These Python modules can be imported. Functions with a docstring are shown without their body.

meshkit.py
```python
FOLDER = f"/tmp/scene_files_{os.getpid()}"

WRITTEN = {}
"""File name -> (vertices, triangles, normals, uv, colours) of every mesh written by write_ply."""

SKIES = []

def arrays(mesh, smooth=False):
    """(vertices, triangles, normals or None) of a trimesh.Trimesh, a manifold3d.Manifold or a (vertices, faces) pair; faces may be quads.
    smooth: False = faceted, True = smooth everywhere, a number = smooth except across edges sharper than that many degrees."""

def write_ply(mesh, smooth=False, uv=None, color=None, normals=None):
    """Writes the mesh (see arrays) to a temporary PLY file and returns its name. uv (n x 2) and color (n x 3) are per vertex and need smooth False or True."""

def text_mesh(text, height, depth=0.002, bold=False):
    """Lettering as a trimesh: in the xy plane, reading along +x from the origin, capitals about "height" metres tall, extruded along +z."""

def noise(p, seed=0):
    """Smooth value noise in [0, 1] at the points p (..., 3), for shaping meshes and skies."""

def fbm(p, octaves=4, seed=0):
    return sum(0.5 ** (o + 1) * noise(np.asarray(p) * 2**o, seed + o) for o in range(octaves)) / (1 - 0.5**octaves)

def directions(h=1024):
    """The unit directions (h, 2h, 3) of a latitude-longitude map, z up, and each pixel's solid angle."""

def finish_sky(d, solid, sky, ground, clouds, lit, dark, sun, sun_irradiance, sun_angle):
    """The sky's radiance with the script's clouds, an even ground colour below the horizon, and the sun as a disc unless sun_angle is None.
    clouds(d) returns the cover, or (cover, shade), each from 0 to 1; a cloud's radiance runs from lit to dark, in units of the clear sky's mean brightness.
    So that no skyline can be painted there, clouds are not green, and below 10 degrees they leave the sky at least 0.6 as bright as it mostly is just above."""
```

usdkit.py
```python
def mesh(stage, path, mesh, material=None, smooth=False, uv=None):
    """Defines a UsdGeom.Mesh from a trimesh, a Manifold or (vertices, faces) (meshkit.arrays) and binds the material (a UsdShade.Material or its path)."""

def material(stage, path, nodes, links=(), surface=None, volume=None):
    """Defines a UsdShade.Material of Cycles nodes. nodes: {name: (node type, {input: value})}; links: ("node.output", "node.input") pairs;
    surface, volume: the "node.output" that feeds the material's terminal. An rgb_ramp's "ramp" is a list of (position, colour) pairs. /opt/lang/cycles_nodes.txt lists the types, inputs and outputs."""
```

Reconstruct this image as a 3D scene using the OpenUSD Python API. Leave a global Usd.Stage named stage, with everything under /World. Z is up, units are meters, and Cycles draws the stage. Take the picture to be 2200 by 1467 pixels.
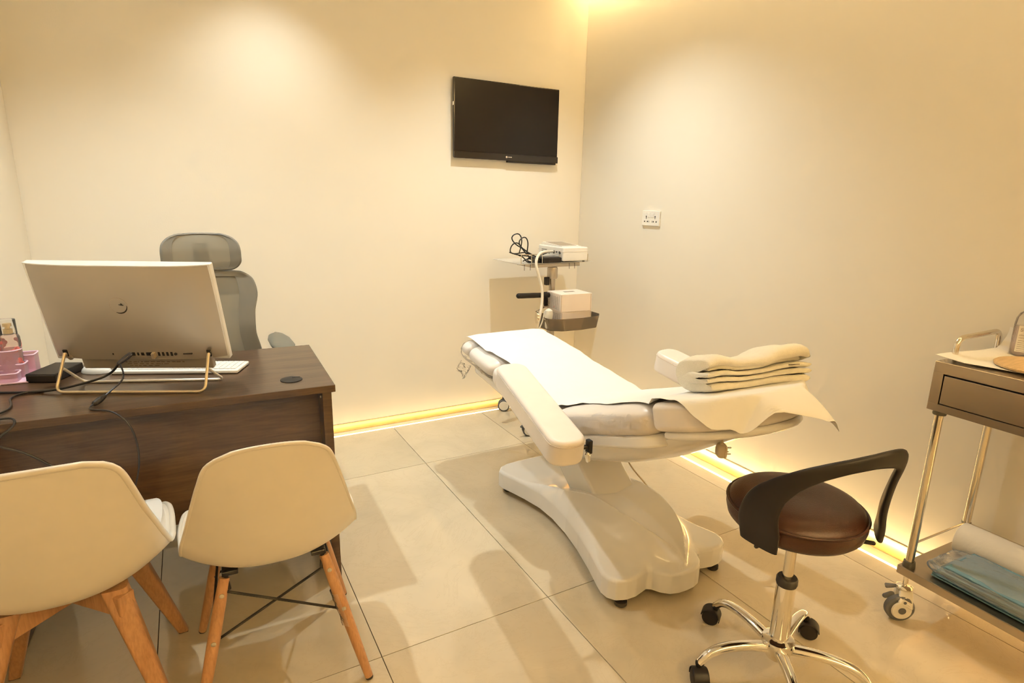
import math, random
import numpy as np, trimesh, manifold3d as m3
from shapely.geometry import Polygon, Point, box as sbox
from shapely import affinity
from pxr import Usd, UsdGeom, UsdLux, UsdShade, Gf, Sdf
import usdkit, meshkit

# ------------------------------------------------------------------ stage, camera, lights
stage = Usd.Stage.CreateInMemory()
UsdGeom.SetStageUpAxis(stage, 'Z'); UsdGeom.SetStageMetersPerUnit(stage, 1.0)
UsdGeom.Xform.Define(stage, '/World'); UsdGeom.Scope.Define(stage, '/World/Looks')
CAM_H = 1.36
F_PX, PITCH, ROLL, YAW = 1247.19, 0.235696, 0.0192198, 0.5090076
EXPOSURE = 0.28
cam = UsdGeom.Camera.Define(stage, '/World/camera')
_f = np.array([math.sin(YAW)*math.cos(PITCH), math.cos(YAW)*math.cos(PITCH), -math.sin(PITCH)])
_r = np.array([math.cos(YAW), -math.sin(YAW), 0.0]); _u = np.cross(_r, _f)
_r, _u = math.cos(ROLL)*_r + math.sin(ROLL)*_u, -math.sin(ROLL)*_r + math.cos(ROLL)*_u
cam.AddTransformOp().Set(Gf.Matrix4d(*_r, 0, *_u, 0, *(-_f), 0, 0, 0, CAM_H, 1))
cam.CreateHorizontalApertureAttr(36.0); cam.CreateVerticalApertureAttr(36.0*1467/2200)
cam.CreateFocalLengthAttr(36.0*F_PX/2200); cam.CreateClippingRangeAttr(Gf.Vec2f(0.03, 100))
cam.CreateExposureAttr(EXPOSURE)

XR, YB, XL, YF, ZC = 2.39, 3.363, -0.623, -1.3, 2.74     # right, back, left, front wall, ceiling
WHITE = (0.93, 1.0, 0.97)                                # recessed ceiling lamps
WARM = (1.0, 0.70, 0.32)                                 # LED strips
SPOTS = [                                                # x, y, cone half-angle, power, softness
    (0.43, 2.92, 48, 13.5, 1.0), (1.60, 2.48, 58, 27, 1.0), (-0.22, 2.28, 54, 25, 0.9)]
def spot_light(i, x, y, cone, power, soft):
    l = UsdLux.SphereLight.Define(stage, f'/World/ceiling_lamp_glow_{i:03d}')
    l.CreateRadiusAttr(0.025); l.CreateIntensityAttr(power); l.CreateColorAttr(Gf.Vec3f(*WHITE)); l.CreateNormalizeAttr(True)
    s = UsdLux.ShapingAPI.Apply(l.GetPrim()); s.CreateShapingConeAngleAttr(cone); s.CreateShapingConeSoftnessAttr(soft)
    l.AddTranslateOp().Set(Gf.Vec3d(x, y, ZC - 0.015))
for i, sp in enumerate(SPOTS):
    spot_light(i + 1, *sp)
STRIP_POWER, STRIP_POWER_RIGHT = 9.0, 34.0
COVE_POWER, COVE_POWER_FRONT = 72.0, 640.0
LENS_GLOW = 3.0

# ------------------------------------------------------------------ materials
MAT = {}
def mat(name, nodes, links, surface):
    MAT[name] = usdkit.material(stage, '/World/Looks/' + name, nodes, links, surface=surface)
def pbr(name, color, rough=0.5, metal=0.0, vary=0.08, scale=12.0, stretch=(1, 1, 1), bump=0.0, bscale=None, rvary=0.0, **kw):
    c = np.array(color, float)
    nodes = {'t': ('texture_coordinate', {}), 'mp': ('mapping', {'scale': stretch}),
             'n': ('noise_texture', {'scale': scale, 'detail': 4.0}),
             'r': ('rgb_ramp', {'ramp': [(0.3, tuple(np.clip(c*(1-vary), 0, 1))), (0.7, tuple(np.clip(c*(1+vary), 0, 1)))]}),
             'p': ('principled_bsdf', {'roughness': rough, 'metallic': metal, **kw})}
    links = [('t.object', 'mp.vector'), ('mp.vector', 'n.vector'), ('n.fac', 'r.fac'), ('r.color', 'p.base_color')]
    if rvary:
        nodes['m'] = ('map_range', {'from_min': 0.3, 'from_max': 0.7, 'to_min': rough-rvary, 'to_max': rough+rvary})
        links += [('n.fac', 'm.value'), ('m.result', 'p.roughness')]
    if bump:
        nodes['n2'] = ('noise_texture', {'scale': bscale or scale*4, 'detail': 3.0})
        nodes['b'] = ('bump', {'strength': bump, 'distance': 0.01})
        links += [('mp.vector', 'n2.vector'), ('n2.fac', 'b.height'), ('b.normal', 'p.normal')]
    mat(name, nodes, links, 'p.BSDF')
def emit(name, color, strength):
    mat(name, {'e': ('emission', {'color': color, 'strength': strength})}, [], 'e.emission')
def clear(name, tint, ior=1.45, rough=0.02, haze=0.0, hazecol=(0.9, 0.88, 0.85), bump=0.0, bscale=40, gloss=(1, 1, 1)):
    nodes = {'tr': ('transparent_bsdf', {'color': tint}), 'gl': ('glossy_bsdf', {'color': gloss, 'roughness': rough}),
             'fr': ('fresnel', {'IOR': ior}), 'mx': ('mix_closure', {}), 'df': ('diffuse_bsdf', {'color': hazecol}),
             'm2': ('mix_closure', {'fac': haze}), 't': ('texture_coordinate', {}), 'n': ('noise_texture', {'scale': bscale, 'detail': 3.0}),
             'b': ('bump', {'strength': bump, 'distance': 0.02})}
    links = [('fr.fac', 'mx.fac'), ('tr.BSDF', 'm2.closure1'), ('df.BSDF', 'm2.closure2'), ('m2.closure', 'mx.closure1'), ('gl.BSDF', 'mx.closure2'),
             ('t.object', 'n.vector'), ('n.fac', 'b.height')]
    if bump:
        links += [('b.normal', 'gl.normal'), ('b.normal', 'fr.normal')]
    mat(name, nodes, links, 'mx.closure')

pbr('wall_paint', (0.83, 0.785, 0.695), 0.75, vary=0.012, scale=1.5, bump=0.03, bscale=180)
pbr('ceiling_paint', (0.84, 0.80, 0.72), 0.9, vary=0.01)
pbr('skirting_metal', (0.80, 0.56, 0.24), 0.24, 0.75, vary=0.05, scale=6, bump=0.03, bscale=9)
def marble(name, base, seed):
    nodes = {'g': ('geometry', {}), 'mp': ('mapping', {'location': (seed*3.1, seed*1.7, 0)}),
             'n1': ('noise_texture', {'scale': 3.0, 'detail': 6.0, 'roughness': 0.6, 'distortion': 0.6}),
             'n2': ('noise_texture', {'scale': 2.6, 'detail': 9.0, 'roughness': 0.72, 'distortion': 2.4}),
             'r1': ('rgb_ramp', {'ramp': [(0.3, tuple(np.array(base)*0.90)), (0.5, base), (0.72, tuple(np.array(base)*1.07))]}),
             'r2': ('rgb_ramp', {'ramp': [(0.0, (0, 0, 0)), (0.482, (0, 0, 0)), (0.5, (1, 1, 1)), (0.518, (0, 0, 0)), (1.0, (0, 0, 0))]}),
             'v': ('mix', {'color2': (0.50, 0.40, 0.27)}), 'k': ('math', {'math_type': 'multiply', 'value2': 0.26}),
             'p': ('principled_bsdf', {'roughness': 0.07, 'specular_ior_level': 0.62})}
    links = [('g.position', 'mp.vector'), ('mp.vector', 'n1.vector'), ('mp.vector', 'n2.vector'), ('n1.fac', 'r1.fac'), ('n2.fac', 'r2.fac'),
             ('r2.color', 'k.value1'), ('k.value', 'v.fac'), ('r1.color', 'v.color1'), ('v.color', 'p.base_color')]
    mat(name, nodes, links, 'p.BSDF')
for k, b in enumerate([(0.60, 0.51, 0.365), (0.625, 0.535, 0.385), (0.585, 0.50, 0.355)]):
    marble(f'marble_tile_{k}', b, k)
pbr('grout', (0.22, 0.17, 0.11), 0.9)
pbr('channel_screed', (0.78, 0.68, 0.48), 0.5)
emit('led_emitter', WARM, STRIP_POWER); emit('led_emitter_right', WARM, STRIP_POWER_RIGHT); emit('cove_emitter', WARM, COVE_POWER); emit('cove_emitter_front', WARM, COVE_POWER_FRONT); emit('lamp_lens', (1, 0.9, 0.75), LENS_GLOW)
def wood(name, dark, light, scale, stretch, rough, spec=0.5):
    nodes = {'t': ('texture_coordinate', {}), 'mp': ('mapping', {'scale': stretch}),
             'n': ('noise_texture', {'scale': scale, 'detail': 8.0, 'roughness': 0.62, 'distortion': 0.7}),
             'n2': ('noise_texture', {'scale': scale*6, 'detail': 3.0}),
             'r': ('rgb_ramp', {'ramp': [(0.28, dark), (0.5, tuple((np.array(dark)+np.array(light))/2)), (0.72, light)]}),
             'r2': ('rgb_ramp', {'ramp': [(0.3, (0.72, 0.7, 0.68)), (0.6, (1, 1, 1))]}), 'x': ('mix', {'mix_type': 'multiply', 'fac': 0.7}),
             'p': ('principled_bsdf', {'roughness': rough, 'specular_ior_level': spec}), 'b': ('bump', {'strength': 0.08, 'distance': 0.004})}
    links = [('t.object', 'mp.vector'), ('mp.vector', 'n.vector'), ('mp.vector', 'n2.vector'), ('n.fac', 'r.fac'), ('n2.fac', 'r2.fac'),
             ('r.color', 'x.color1'), ('r2.color', 'x.color2'), ('x.color', 'p.base_color'), ('n2.fac', 'b.height'), ('b.normal', 'p.normal')]
    mat(name, nodes, links, 'p.BSDF')
wood('walnut', (0.047, 0.025, 0.0135), (0.110, 0.064, 0.035), 3.0, (0.8, 9, 9), 0.26)
wood('beech', (0.47, 0.235, 0.105), (0.60, 0.335, 0.165), 4.0, (8, 8, 0.9), 0.42)
wood('pale_wood', (0.62, 0.42, 0.20), (0.72, 0.52, 0.28), 3.0, (1, 8, 8), 0.5)
pbr('white_shell', (0.80, 0.74, 0.64), 0.36, vary=0.015, scale=20)
pbr('white_cushion', (0.86, 0.84, 0.80), 0.45, vary=0.02, bump=0.05, bscale=160)
pbr('black_metal', (0.02, 0.018, 0.016), 0.4, 0.3)
pbr('black_plastic', (0.012, 0.010, 0.009), 0.5, vary=0.2, bump=0.03, bscale=300, specular_ior_level=0.3)
pbr('black_rubber', (0.022, 0.02, 0.019), 0.6, vary=0.2)
pbr('grey_rubber', (0.10, 0.10, 0.10), 0.6, vary=0.1)
pbr('chrome', (0.86, 0.84, 0.80), 0.07, 1.0, vary=0.02)
pbr('bolt_steel', (0.72, 0.66, 0.55), 0.25, 1.0)
pbr('steel_tube', (0.74, 0.69, 0.60), 0.14, 1.0, vary=0.04, stretch=(1, 1, 0.1))
pbr('brushed_steel', (0.50, 0.44, 0.37), 0.30, 1.0, vary=0.012, scale=3, stretch=(1, 0.2, 1), rvary=0.02)
pbr('dark_gap', (0.01, 0.008, 0.006), 0.8)
pbr('white_gloss', (0.82, 0.80, 0.77), 0.12, vary=0.01, coat_weight=0.3)
pbr('white_plastic', (0.82, 0.80, 0.76), 0.3, vary=0.015)
pbr('leatherette', (0.82, 0.76, 0.71), 0.34, vary=0.02, bump=0.04, bscale=220)
pbr('leather_seam', (0.66, 0.58, 0.50), 0.5)
pbr('paper', (0.90, 0.88, 0.84), 0.85, vary=0.01, bump=0.10, bscale=30)
pbr('towel', (0.94, 0.89, 0.76), 0.95, vary=0.02, scale=60, bump=0.35, bscale=380, sheen_weight=0.3)
pbr('brown_leather', (0.040, 0.015, 0.008), 0.36, specular_ior_level=0.3, vary=0.12, scale=8, bump=0.10, bscale=260)
pbr('aluminium', (0.62, 0.56, 0.47), 0.34, 0.9, vary=0.02)
pbr('computer_back', (0.49, 0.44, 0.375), 0.32, 0.55, vary=0.01, scale=3)
pbr('silver_edge', (0.88, 0.86, 0.82), 0.35, 0.3)
pbr('gold_stand', (0.74, 0.62, 0.43), 0.36, 0.8)
pbr('print_grey', (0.20, 0.16, 0.12), 0.6)
pbr('chair_grey', (0.17, 0.165, 0.145), 0.55, vary=0.05, bump=0.05, bscale=200)
pbr('pad_grey', (0.14, 0.135, 0.11), 0.5, vary=0.05)
pbr('tv_screen', (0.008, 0.006, 0.005), 0.2, vary=0.1, specular_ior_level=0.3)
pbr('tv_bezel', (0.014, 0.010, 0.008), 0.10, vary=0.1)
pbr('tv_print', (0.55, 0.50, 0.42), 0.4)
pbr('socket_plate', (0.86, 0.84, 0.79), 0.3, vary=0.01)
pbr('pink_metal', (0.82, 0.58, 0.72), 0.4, vary=0.03)
pbr('pink_print', (0.80, 0.20, 0.20), 0.5, vary=0.5, scale=60)
pbr('yellow_print', (0.80, 0.50, 0.10), 0.5)
pbr('gold_metal', (0.78, 0.60, 0.32), 0.25, 0.9)
pbr('carton', (0.84, 0.74, 0.66), 0.6, vary=0.02)
pbr('carton_side', (0.74, 0.66, 0.60), 0.6, vary=0.02)
pbr('device_screen', (0.30, 0.24, 0.18), 0.15)
pbr('pole_metal', (0.52, 0.46, 0.38), 0.32, 0.75, vary=0.03)
pbr('hose_plastic', (0.80, 0.74, 0.62), 0.3)
pbr('cord_beige', (0.60, 0.50, 0.34), 0.45)
pbr('cord_black', (0.016, 0.015, 0.015), 0.42)
pbr('cord_blue', (0.03, 0.035, 0.06), 0.4)
pbr('blue_fabric', (0.15, 0.30, 0.42), 0.8, vary=0.10, scale=14, bump=0.3, bscale=60)
pbr('paper_roll', (0.84, 0.81, 0.76), 0.8, vary=0.02, bump=0.1, bscale=90)
pbr('label_white', (0.86, 0.83, 0.78), 0.5)
pbr('caster_white', (0.84, 0.79, 0.68), 0.35)
pbr('knob_dark', (0.03, 0.025, 0.02), 0.3)
pbr('dark_olive', (0.10, 0.095, 0.08), 0.5, 0.3)
clear('film_wrap', (1.0, 1.0, 1.0), 1.17, 0.16, haze=0.05, hazecol=(0.95, 0.93, 0.90), bump=0.35, bscale=30)
clear('film_soft', (1.0, 1.0, 1.0), 1.08, 0.25, haze=0.06, hazecol=(0.95, 0.93, 0.90), bump=0.3, bscale=30)
clear('bag_film', (1.0, 1.0, 1.0), 1.25, 0.12, haze=0.20, hazecol=(0.85, 0.85, 0.83), bump=0.5, bscale=26)
clear('clear_plastic', (0.95, 0.95, 0.95), 1.45, 0.03, haze=0.06)
clear('glass_tray', (0.98, 0.99, 0.98), 1.2, 0.05, haze=0.72, hazecol=(0.80, 0.76, 0.68))
clear('smoked_plastic', (0.62, 0.54, 0.44), 1.45, 0.08, haze=0.42, hazecol=(0.32, 0.26, 0.19))
clear('pink_mesh', (0.98, 0.84, 0.88), 1.1, 0.3, haze=0.42, hazecol=(0.84, 0.60, 0.74))
clear('chair_mesh', (0.86, 0.84, 0.80), 1.15, 0.4, haze=0.66, hazecol=(0.30, 0.285, 0.24))
clear('bottle_liquid', (0.99, 0.90, 0.88), 1.35, 0.03, haze=0.16, hazecol=(0.94, 0.80, 0.76))

# ------------------------------------------------------------------ helpers: things and parts
USED = {}
def numbered(parent, name):
    k = (str(parent), name); n = USED.get(k, 0); USED[k] = n + 1
    return name if n == 0 else f'{name}_{n:03d}'
FRAME = {}
def thing(name, label, cat, loc=(0, 0, 0), deg=0.0, group=None, kind=None):
    p = '/World/' + numbered('/World', name)
    x = UsdGeom.Xform.Define(stage, p); x.AddTranslateOp().Set(Gf.Vec3d(*map(float, loc))); x.AddRotateZOp().Set(float(deg))
    o = x.GetPrim()
    if label: o.SetCustomDataByKey('label', label)
    if cat: o.SetCustomDataByKey('category', cat)
    if group: o.SetCustomDataByKey('group', group)
    if kind: o.SetCustomDataByKey('kind', kind)
    a = math.radians(deg); R = np.array([[math.cos(a), -math.sin(a), 0], [math.sin(a), math.cos(a), 0], [0, 0, 1]])
    FRAME[p] = (R, np.array(loc, float))
    return o
def arr(mesh):
    v, f, _ = meshkit.arrays(mesh); return v, f
def part(parent, name, mesh, material, smooth=35, world=False, label=None, kind=None):
    """One Mesh prim under parent. world: the mesh is given in world coordinates and is moved into the thing's frame."""
    pp = str(parent.GetPath()); v, f = arr(mesh); v = np.array(v, float)
    root = '/'.join(pp.split('/')[:3])
    if world and root in FRAME:
        R, t = FRAME[root]; v = (v - t) @ R
    p = pp + '/' + numbered(pp, name)
    m = usdkit.mesh(stage, p, trimesh.Trimesh(v, f, process=False), MAT[material], smooth)
    if label: m.GetPrim().SetCustomDataByKey('label', label)
    if kind: m.GetPrim().SetCustomDataByKey('kind', kind)
    return m.GetPrim()
def single(name, label, cat, mesh, material, smooth=35, loc=(0, 0, 0), kind=None, group=None):
    p = '/World/' + numbered('/World', name); v, f = arr(mesh); v = np.array(v) - np.array(loc)
    m = usdkit.mesh(stage, p, trimesh.Trimesh(v, f, process=False), MAT[material], smooth)
    m.AddTranslateOp().Set(Gf.Vec3d(*map(float, loc))); o = m.GetPrim()
    if label: o.SetCustomDataByKey('label', label)
    if cat: o.SetCustomDataByKey('category', cat)
    if kind: o.SetCustomDataByKey('kind', kind)
    if group: o.SetCustomDataByKey('group', group)
    return o
def copy_of(src, name, loc, deg=0.0, label=None, cat=None, group=None):
    p = '/World/' + numbered('/World', name)
    x = UsdGeom.Xform.Define(stage, p); x.AddTranslateOp().Set(Gf.Vec3d(*map(float, loc))); x.AddRotateZOp().Set(float(deg))
    return x
# ------------------------------------------------------------------ helpers: shapes
def cat(*ms):
    ms = [m if isinstance(m, trimesh.Trimesh) else trimesh.Trimesh(*arr(m), process=False) for m in ms]
    return trimesh.util.concatenate(ms)
_dirs = {}
def _sph(n):
    if n not in _dirs:
        s = trimesh.creation.uv_sphere(1.0, count=[2*n+1, 4*n]); _dirs[n] = np.array(s.vertices)
    return _dirs[n]
def rbox(lo, hi, r=0.004, n=2):
    lo, hi = np.minimum(lo, hi).astype(float), np.maximum(lo, hi).astype(float)
    r = min(r, 0.499*float((hi-lo).min())); d = _sph(n)*r
    c = np.array([[(lo+r, hi-r)[i][0], (lo+r, hi-r)[j][1], (lo+r, hi-r)[k][2]] for i in (0, 1) for j in (0, 1) for k in (0, 1)])
    return trimesh.convex.convex_hull((c[:, None] + d[None]).reshape(-1, 3))
def cbox(lo, hi, r=0.002):
    """chamfered box"""
    return rbox(lo, hi, r, 1)
def hull(*pts_r, n=3):
    return trimesh.convex.convex_hull(np.vstack([np.array(p, float) + _sph(n)*r for p, r in pts_r]))
def smooth_path(pts, n=24, closed=False):
    from scipy.interpolate import CubicSpline
    p = np.array(pts, float)
    if closed: p = np.vstack([p, p[:1]])
    t = np.r_[0, np.cumsum(np.linalg.norm(np.diff(p, axis=0), axis=1))]
    return CubicSpline(t, p, bc_type='periodic' if closed else 'natural')(np.linspace(0, t[-1], n))
def fillet(pts, r, n=5, closed=False):
    """polyline with rounded corners"""
    p = [np.array(q, float) for q in pts]; out = []
    N = len(p)
    for i in range(N):
        if not closed and i in (0, N-1):
            out.append(p[i]); continue
        a, b, c = p[i-1], p[i], p[(i+1) % N]
        u, w = a-b, c-b; lu, lw = np.linalg.norm(u), np.linalg.norm(w)
        d = min(r, 0.49*lu, 0.49*lw); s, e = b + u/lu*d, b + w/lw*d
        for t in np.linspace(0, 1, n):
            out.append((1-t)**2*s + 2*t*(1-t)*b + t*t*e)
    return np.array(out)
def tube(path, r, sides=10, closed=False, flat=None, up=None):
    """swept tube; r scalar or per point; flat=(a,b) elliptic half-axes multiplier, up: reference vector for axis b"""
    p = np.array(path, float); n = len(p)
    t = np.gradient(p, axis=0) if not closed else np.roll(p, -1, 0) - np.roll(p, 1, 0)
    t /= np.linalg.norm(t, axis=1, keepdims=True) + 1e-12
    if up is not None:
        a = np.cross(t, np.broadcast_to(np.array(up, float), t.shape)); a /= np.linalg.norm(a, axis=1, keepdims=True) + 1e-12
    else:
        a = np.zeros_like(p); ref = np.array([0, 0, 1.0]) if abs(t[0, 2]) < 0.9 else np.array([1.0, 0, 0])
        x = np.cross(t[0], ref); a[0] = x/np.linalg.norm(x)
        for i in range(1, n):
            x = a[i-1] - t[i]*np.dot(a[i-1], t[i]); a[i] = x/(np.linalg.norm(x) + 1e-12)
    b = np.cross(t, a); rr = np.broadcast_to(r, (n,)).astype(float)
    fa, fb = flat or (1, 1); ang = np.arange(sides)*2*np.pi/sides
    v = (p[:, None] + rr[:, None, None]*(fa*np.cos(ang)[None, :, None]*a[:, None] + fb*np.sin(ang)[None, :, None]*b[:, None])).reshape(-1, 3)
    return _skin(v, n, sides, closed)
def _skin(v, n, m, closed=False, cap=True):
    i, j = np.meshgrid(np.arange(n if closed else n-1), np.arange(m), indexing='ij')
    A, B = (i*m + j), (i*m + (j+1) % m); C, D = (((i+1) % n)*m + (j+1) % m), (((i+1) % n)*m + j)
    q = np.stack([A, B, C, D], -1).reshape(-1, 4); f = np.vstack([q[:, [0, 1, 2]], q[:, [0, 2, 3]]])
    if not closed and cap:
        v = np.vstack([v, v[:m].mean(0), v[-m:].mean(0)]); c0, c1 = len(v)-2, len(v)-1; k = np.arange(m)
        f = np.vstack([f, np.stack([np.full(m, c0), (k+1) % m, k], 1), np.stack([np.full(m, c1), (n-1)*m + k, (n-1)*m + (k+1) % m], 1)])
    mesh = trimesh.Trimesh(v, f, process=False)
    if mesh.volume < 0: mesh.invert()
    return mesh
def loft(rings):
    r = [np.array(x, float) for x in rings]; return _skin(np.vstack(r), len(r), len(r[0]))
def lathe(profile, c=(0, 0, 0), n=32, axis=None):
    """profile [(radius, z)]; axis: direction of +z"""
    ang = np.arange(n)*2*np.pi/n
    rings = [np.stack([max(r, 1e-5)*np.cos(ang), max(r, 1e-5)*np.sin(ang), np.full(n, z)], 1) for r, z in profile]
    m = loft(rings)
    if axis is not None:
        m.apply_transform(trimesh.geometry.align_vectors([0, 0, 1], np.array(axis, float)/np.linalg.norm(axis)))
    m.apply_translation(c); return m
def rod(a, b, r, r2=None, sides=14):
    a, b = np.array(a, float), np.array(b, float); return tube([a, a+(b-a)*0.5, b], np.linspace(r, r2 if r2 is not None else r, 3), sides)
def prism(poly, z0, z1, bev=0.0):
    """extruded polygon with a rounded top and bottom edge"""
    if not isinstance(poly, Polygon): poly = Polygon(poly)
    if bev <= 0:
        m = trimesh.creation.extrude_polygon(poly, z1-z0, engine='earcut'); m.apply_translation([0, 0, z0]); return m
    N = 120
    def rg(ins, z):
        q = poly.buffer(-ins, quad_segs=12) if ins > 0 else poly
        ext = np.array(q.exterior.coords); ext = ext if q.exterior.is_ccw else ext[::-1]
        c_ = np.array(poly.centroid.coords[0]); L_ = np.r_[0, np.cumsum(np.linalg.norm(np.diff(ext, axis=0), axis=1))]
        t_ = np.linspace(0, L_[-1], 4*N, endpoint=False); p_ = np.column_stack([np.interp(t_, L_, ext[:, k]) for k in (0, 1)])
        a_ = np.arctan2(*(p_ - c_).T[::-1]); k0 = int(np.argmin(np.abs(a_))); p_ = np.roll(p_, -k0, axis=0)[::4]
        return np.column_stack([p_, np.full(N, z)])
    prof = [(bev*(1-math.cos(t_)), bev*(1-math.sin(t_))) for t_ in np.linspace(0, np.pi/2, 7)]   # (inset, from the end)
    rings = [rg(bev*(1-math.sin(t_)), z0+bev*(1-math.cos(t_))) for t_ in np.linspace(0, np.pi/2, 7)]
    rings = [rg(bev*1.8, z0)] + rings + [rg(bev*(1-math.sin(t_)), z1-bev*(1-math.cos(t_))) for t_ in np.linspace(np.pi/2, 0, 7)] + [rg(bev*1.8, z1)]
    return loft(rings)
def rrect(w, h, r, cx=0, cy=0, n=6):
    return sbox(cx-w/2+r, cy-h/2+r, cx+w/2-r, cy+h/2-r).buffer(r, quad_segs=n)
def xf(m, loc=(0, 0, 0), rx=0, ry=0, rz=0):
    m = m.copy() if isinstance(m, trimesh.Trimesh) else trimesh.Trimesh(*arr(m), process=False)
    T = trimesh.transformations.euler_matrix(math.radians(rx), math.radians(ry), math.radians(rz), 'sxyz'); T[:3, 3] = loc
    m.apply_transform(T); return m
def basis(m, o, x, y, z):
    """place a mesh made in local axes at origin o with axes x, y, z"""
    m = m.copy(); A = np.stack([np.array(k, float)/np.linalg.norm(k) for k in (x, y, z)], 1); m.vertices = np.array(m.vertices) @ A.T + np.array(o, float)
    if np.linalg.det(A) < 0: m.invert()
    return m
def sheet(grid, thick):
    """(n,m,3) grid of points -> thin closed solid, thickness along the normals"""
    g = np.array(grid, float); n, m = g.shape[:2]
    du, dv = np.gradient(g, axis=0), np.gradient(g, axis=1)
    nn = np.cross(du, dv); nn /= np.linalg.norm(nn, axis=2, keepdims=True) + 1e-12
    a, b = g + nn*thick/2, g - nn*thick/2
    v = np.vstack([a.reshape(-1, 3), b.reshape(-1, 3)]); o = n*m
    i, j = np.meshgrid(np.arange(n-1), np.arange(m-1), indexing='ij'); A = (i*m+j).ravel(); B = A+1; C = A+m+1; D = A+m
    f = [np.stack([A, D, C], 1), np.stack([A, C, B], 1), np.stack([A, C, D], 1)+o, np.stack([A, B, C], 1)+o]
    e = np.r_[np.arange(m-1), np.arange(m-1, n*m-1, m), np.arange(n*m-1, (n-1)*m, -1), np.arange((n-1)*m, 0, -m)]
    e2 = np.roll(e, -1)
    f += [np.stack([e, e2, e2+o], 1), np.stack([e, e2+o, e+o], 1)]
    mesh = trimesh.Trimesh(v, np.vstack(f), process=False)
    if mesh.volume < 0: mesh.invert()
    return mesh
def catmull(pts, n):
    return smooth_path(pts, n)
def interp(x, xs, ys):
    from scipy.interpolate import PchipInterpolator
    return PchipInterpolator(xs, ys)(x)
rng = random.Random(7)

# ------------------------------------------------------------------ the room
LED_X, LED_Y = 2.300, 3.275
def struct(name, mesh, m):
    return single(name, None, None, mesh, m, smooth=False, kind='structure')
T = 0.12
struct('wall_back', cat(cbox((XL-T, YB, -0.05), (XR+T, YB+T, 3.0))), 'wall_paint')
struct('wall_right', cbox((XR, YF-T, -0.05), (XR+T, YB-0.0005, 3.0)), 'wall_paint')
struct('wall_left', cbox((XL-T, YF-T, -0.05), (XL, YB-0.0005, 3.0)), 'wall_paint')
struct('wall_front', cbox((XL+0.0005, YF-T, -0.05), (XR-0.0005, YF, 3.0)), 'wall_paint')
cp = sbox(XL+0.0005, YF+0.13, XR-0.13, YB-0.0005)
c = struct('ceiling', cat(prism(cp, ZC, ZC+0.06), cbox((XL+0.0005, YF+0.0005, 2.92), (XR-0.0005, YB-0.0005, 2.98)),
                         cbox((XR-0.15, YF+0.13, ZC+0.06), (XR-0.13, YB-0.0005, ZC+0.09)), cbox((XL+0.0005, YF+0.13, ZC+0.06), (XR-0.15, YF+0.15, ZC+0.09))), 'ceiling_paint')
fl = thing('floor', None, None, (0, 0, 0), kind='structure')
part(fl, 'screed', cbox((XL+0.0005, YF+0.0005, -0.045), (XR-0.0005, YB-0.0005, -0.0152)), 'grout', smooth=False)
xs = [XL+0.0008, -0.2, 0.4, 1.0, 1.6, 2.2, LED_X-0.004]; ys = [YF+0.0008, -0.93, 0.285, 1.495, 2.708, LED_Y-0.004]
J = 0.0011; tk = 0
for i in range(len(xs)-1):
    for j in range(len(ys)-1):
        part(fl, 'tile', cbox((xs[i]+J, ys[j]+J, -0.0150), (xs[i+1]-J, ys[j+1]-J, 0.0), 0.0008), f'marble_tile_{(i*2+j) % 3}', smooth=False); tk += 1
part(fl, 'border_strip', cbox((LED_X+0.006, YF+0.0008, -0.0150), (XR-0.0065, YB-0.001, -0.0105), 0.0005), 'channel_screed', smooth=False, label='pale strip of floor behind the light strip')
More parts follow.
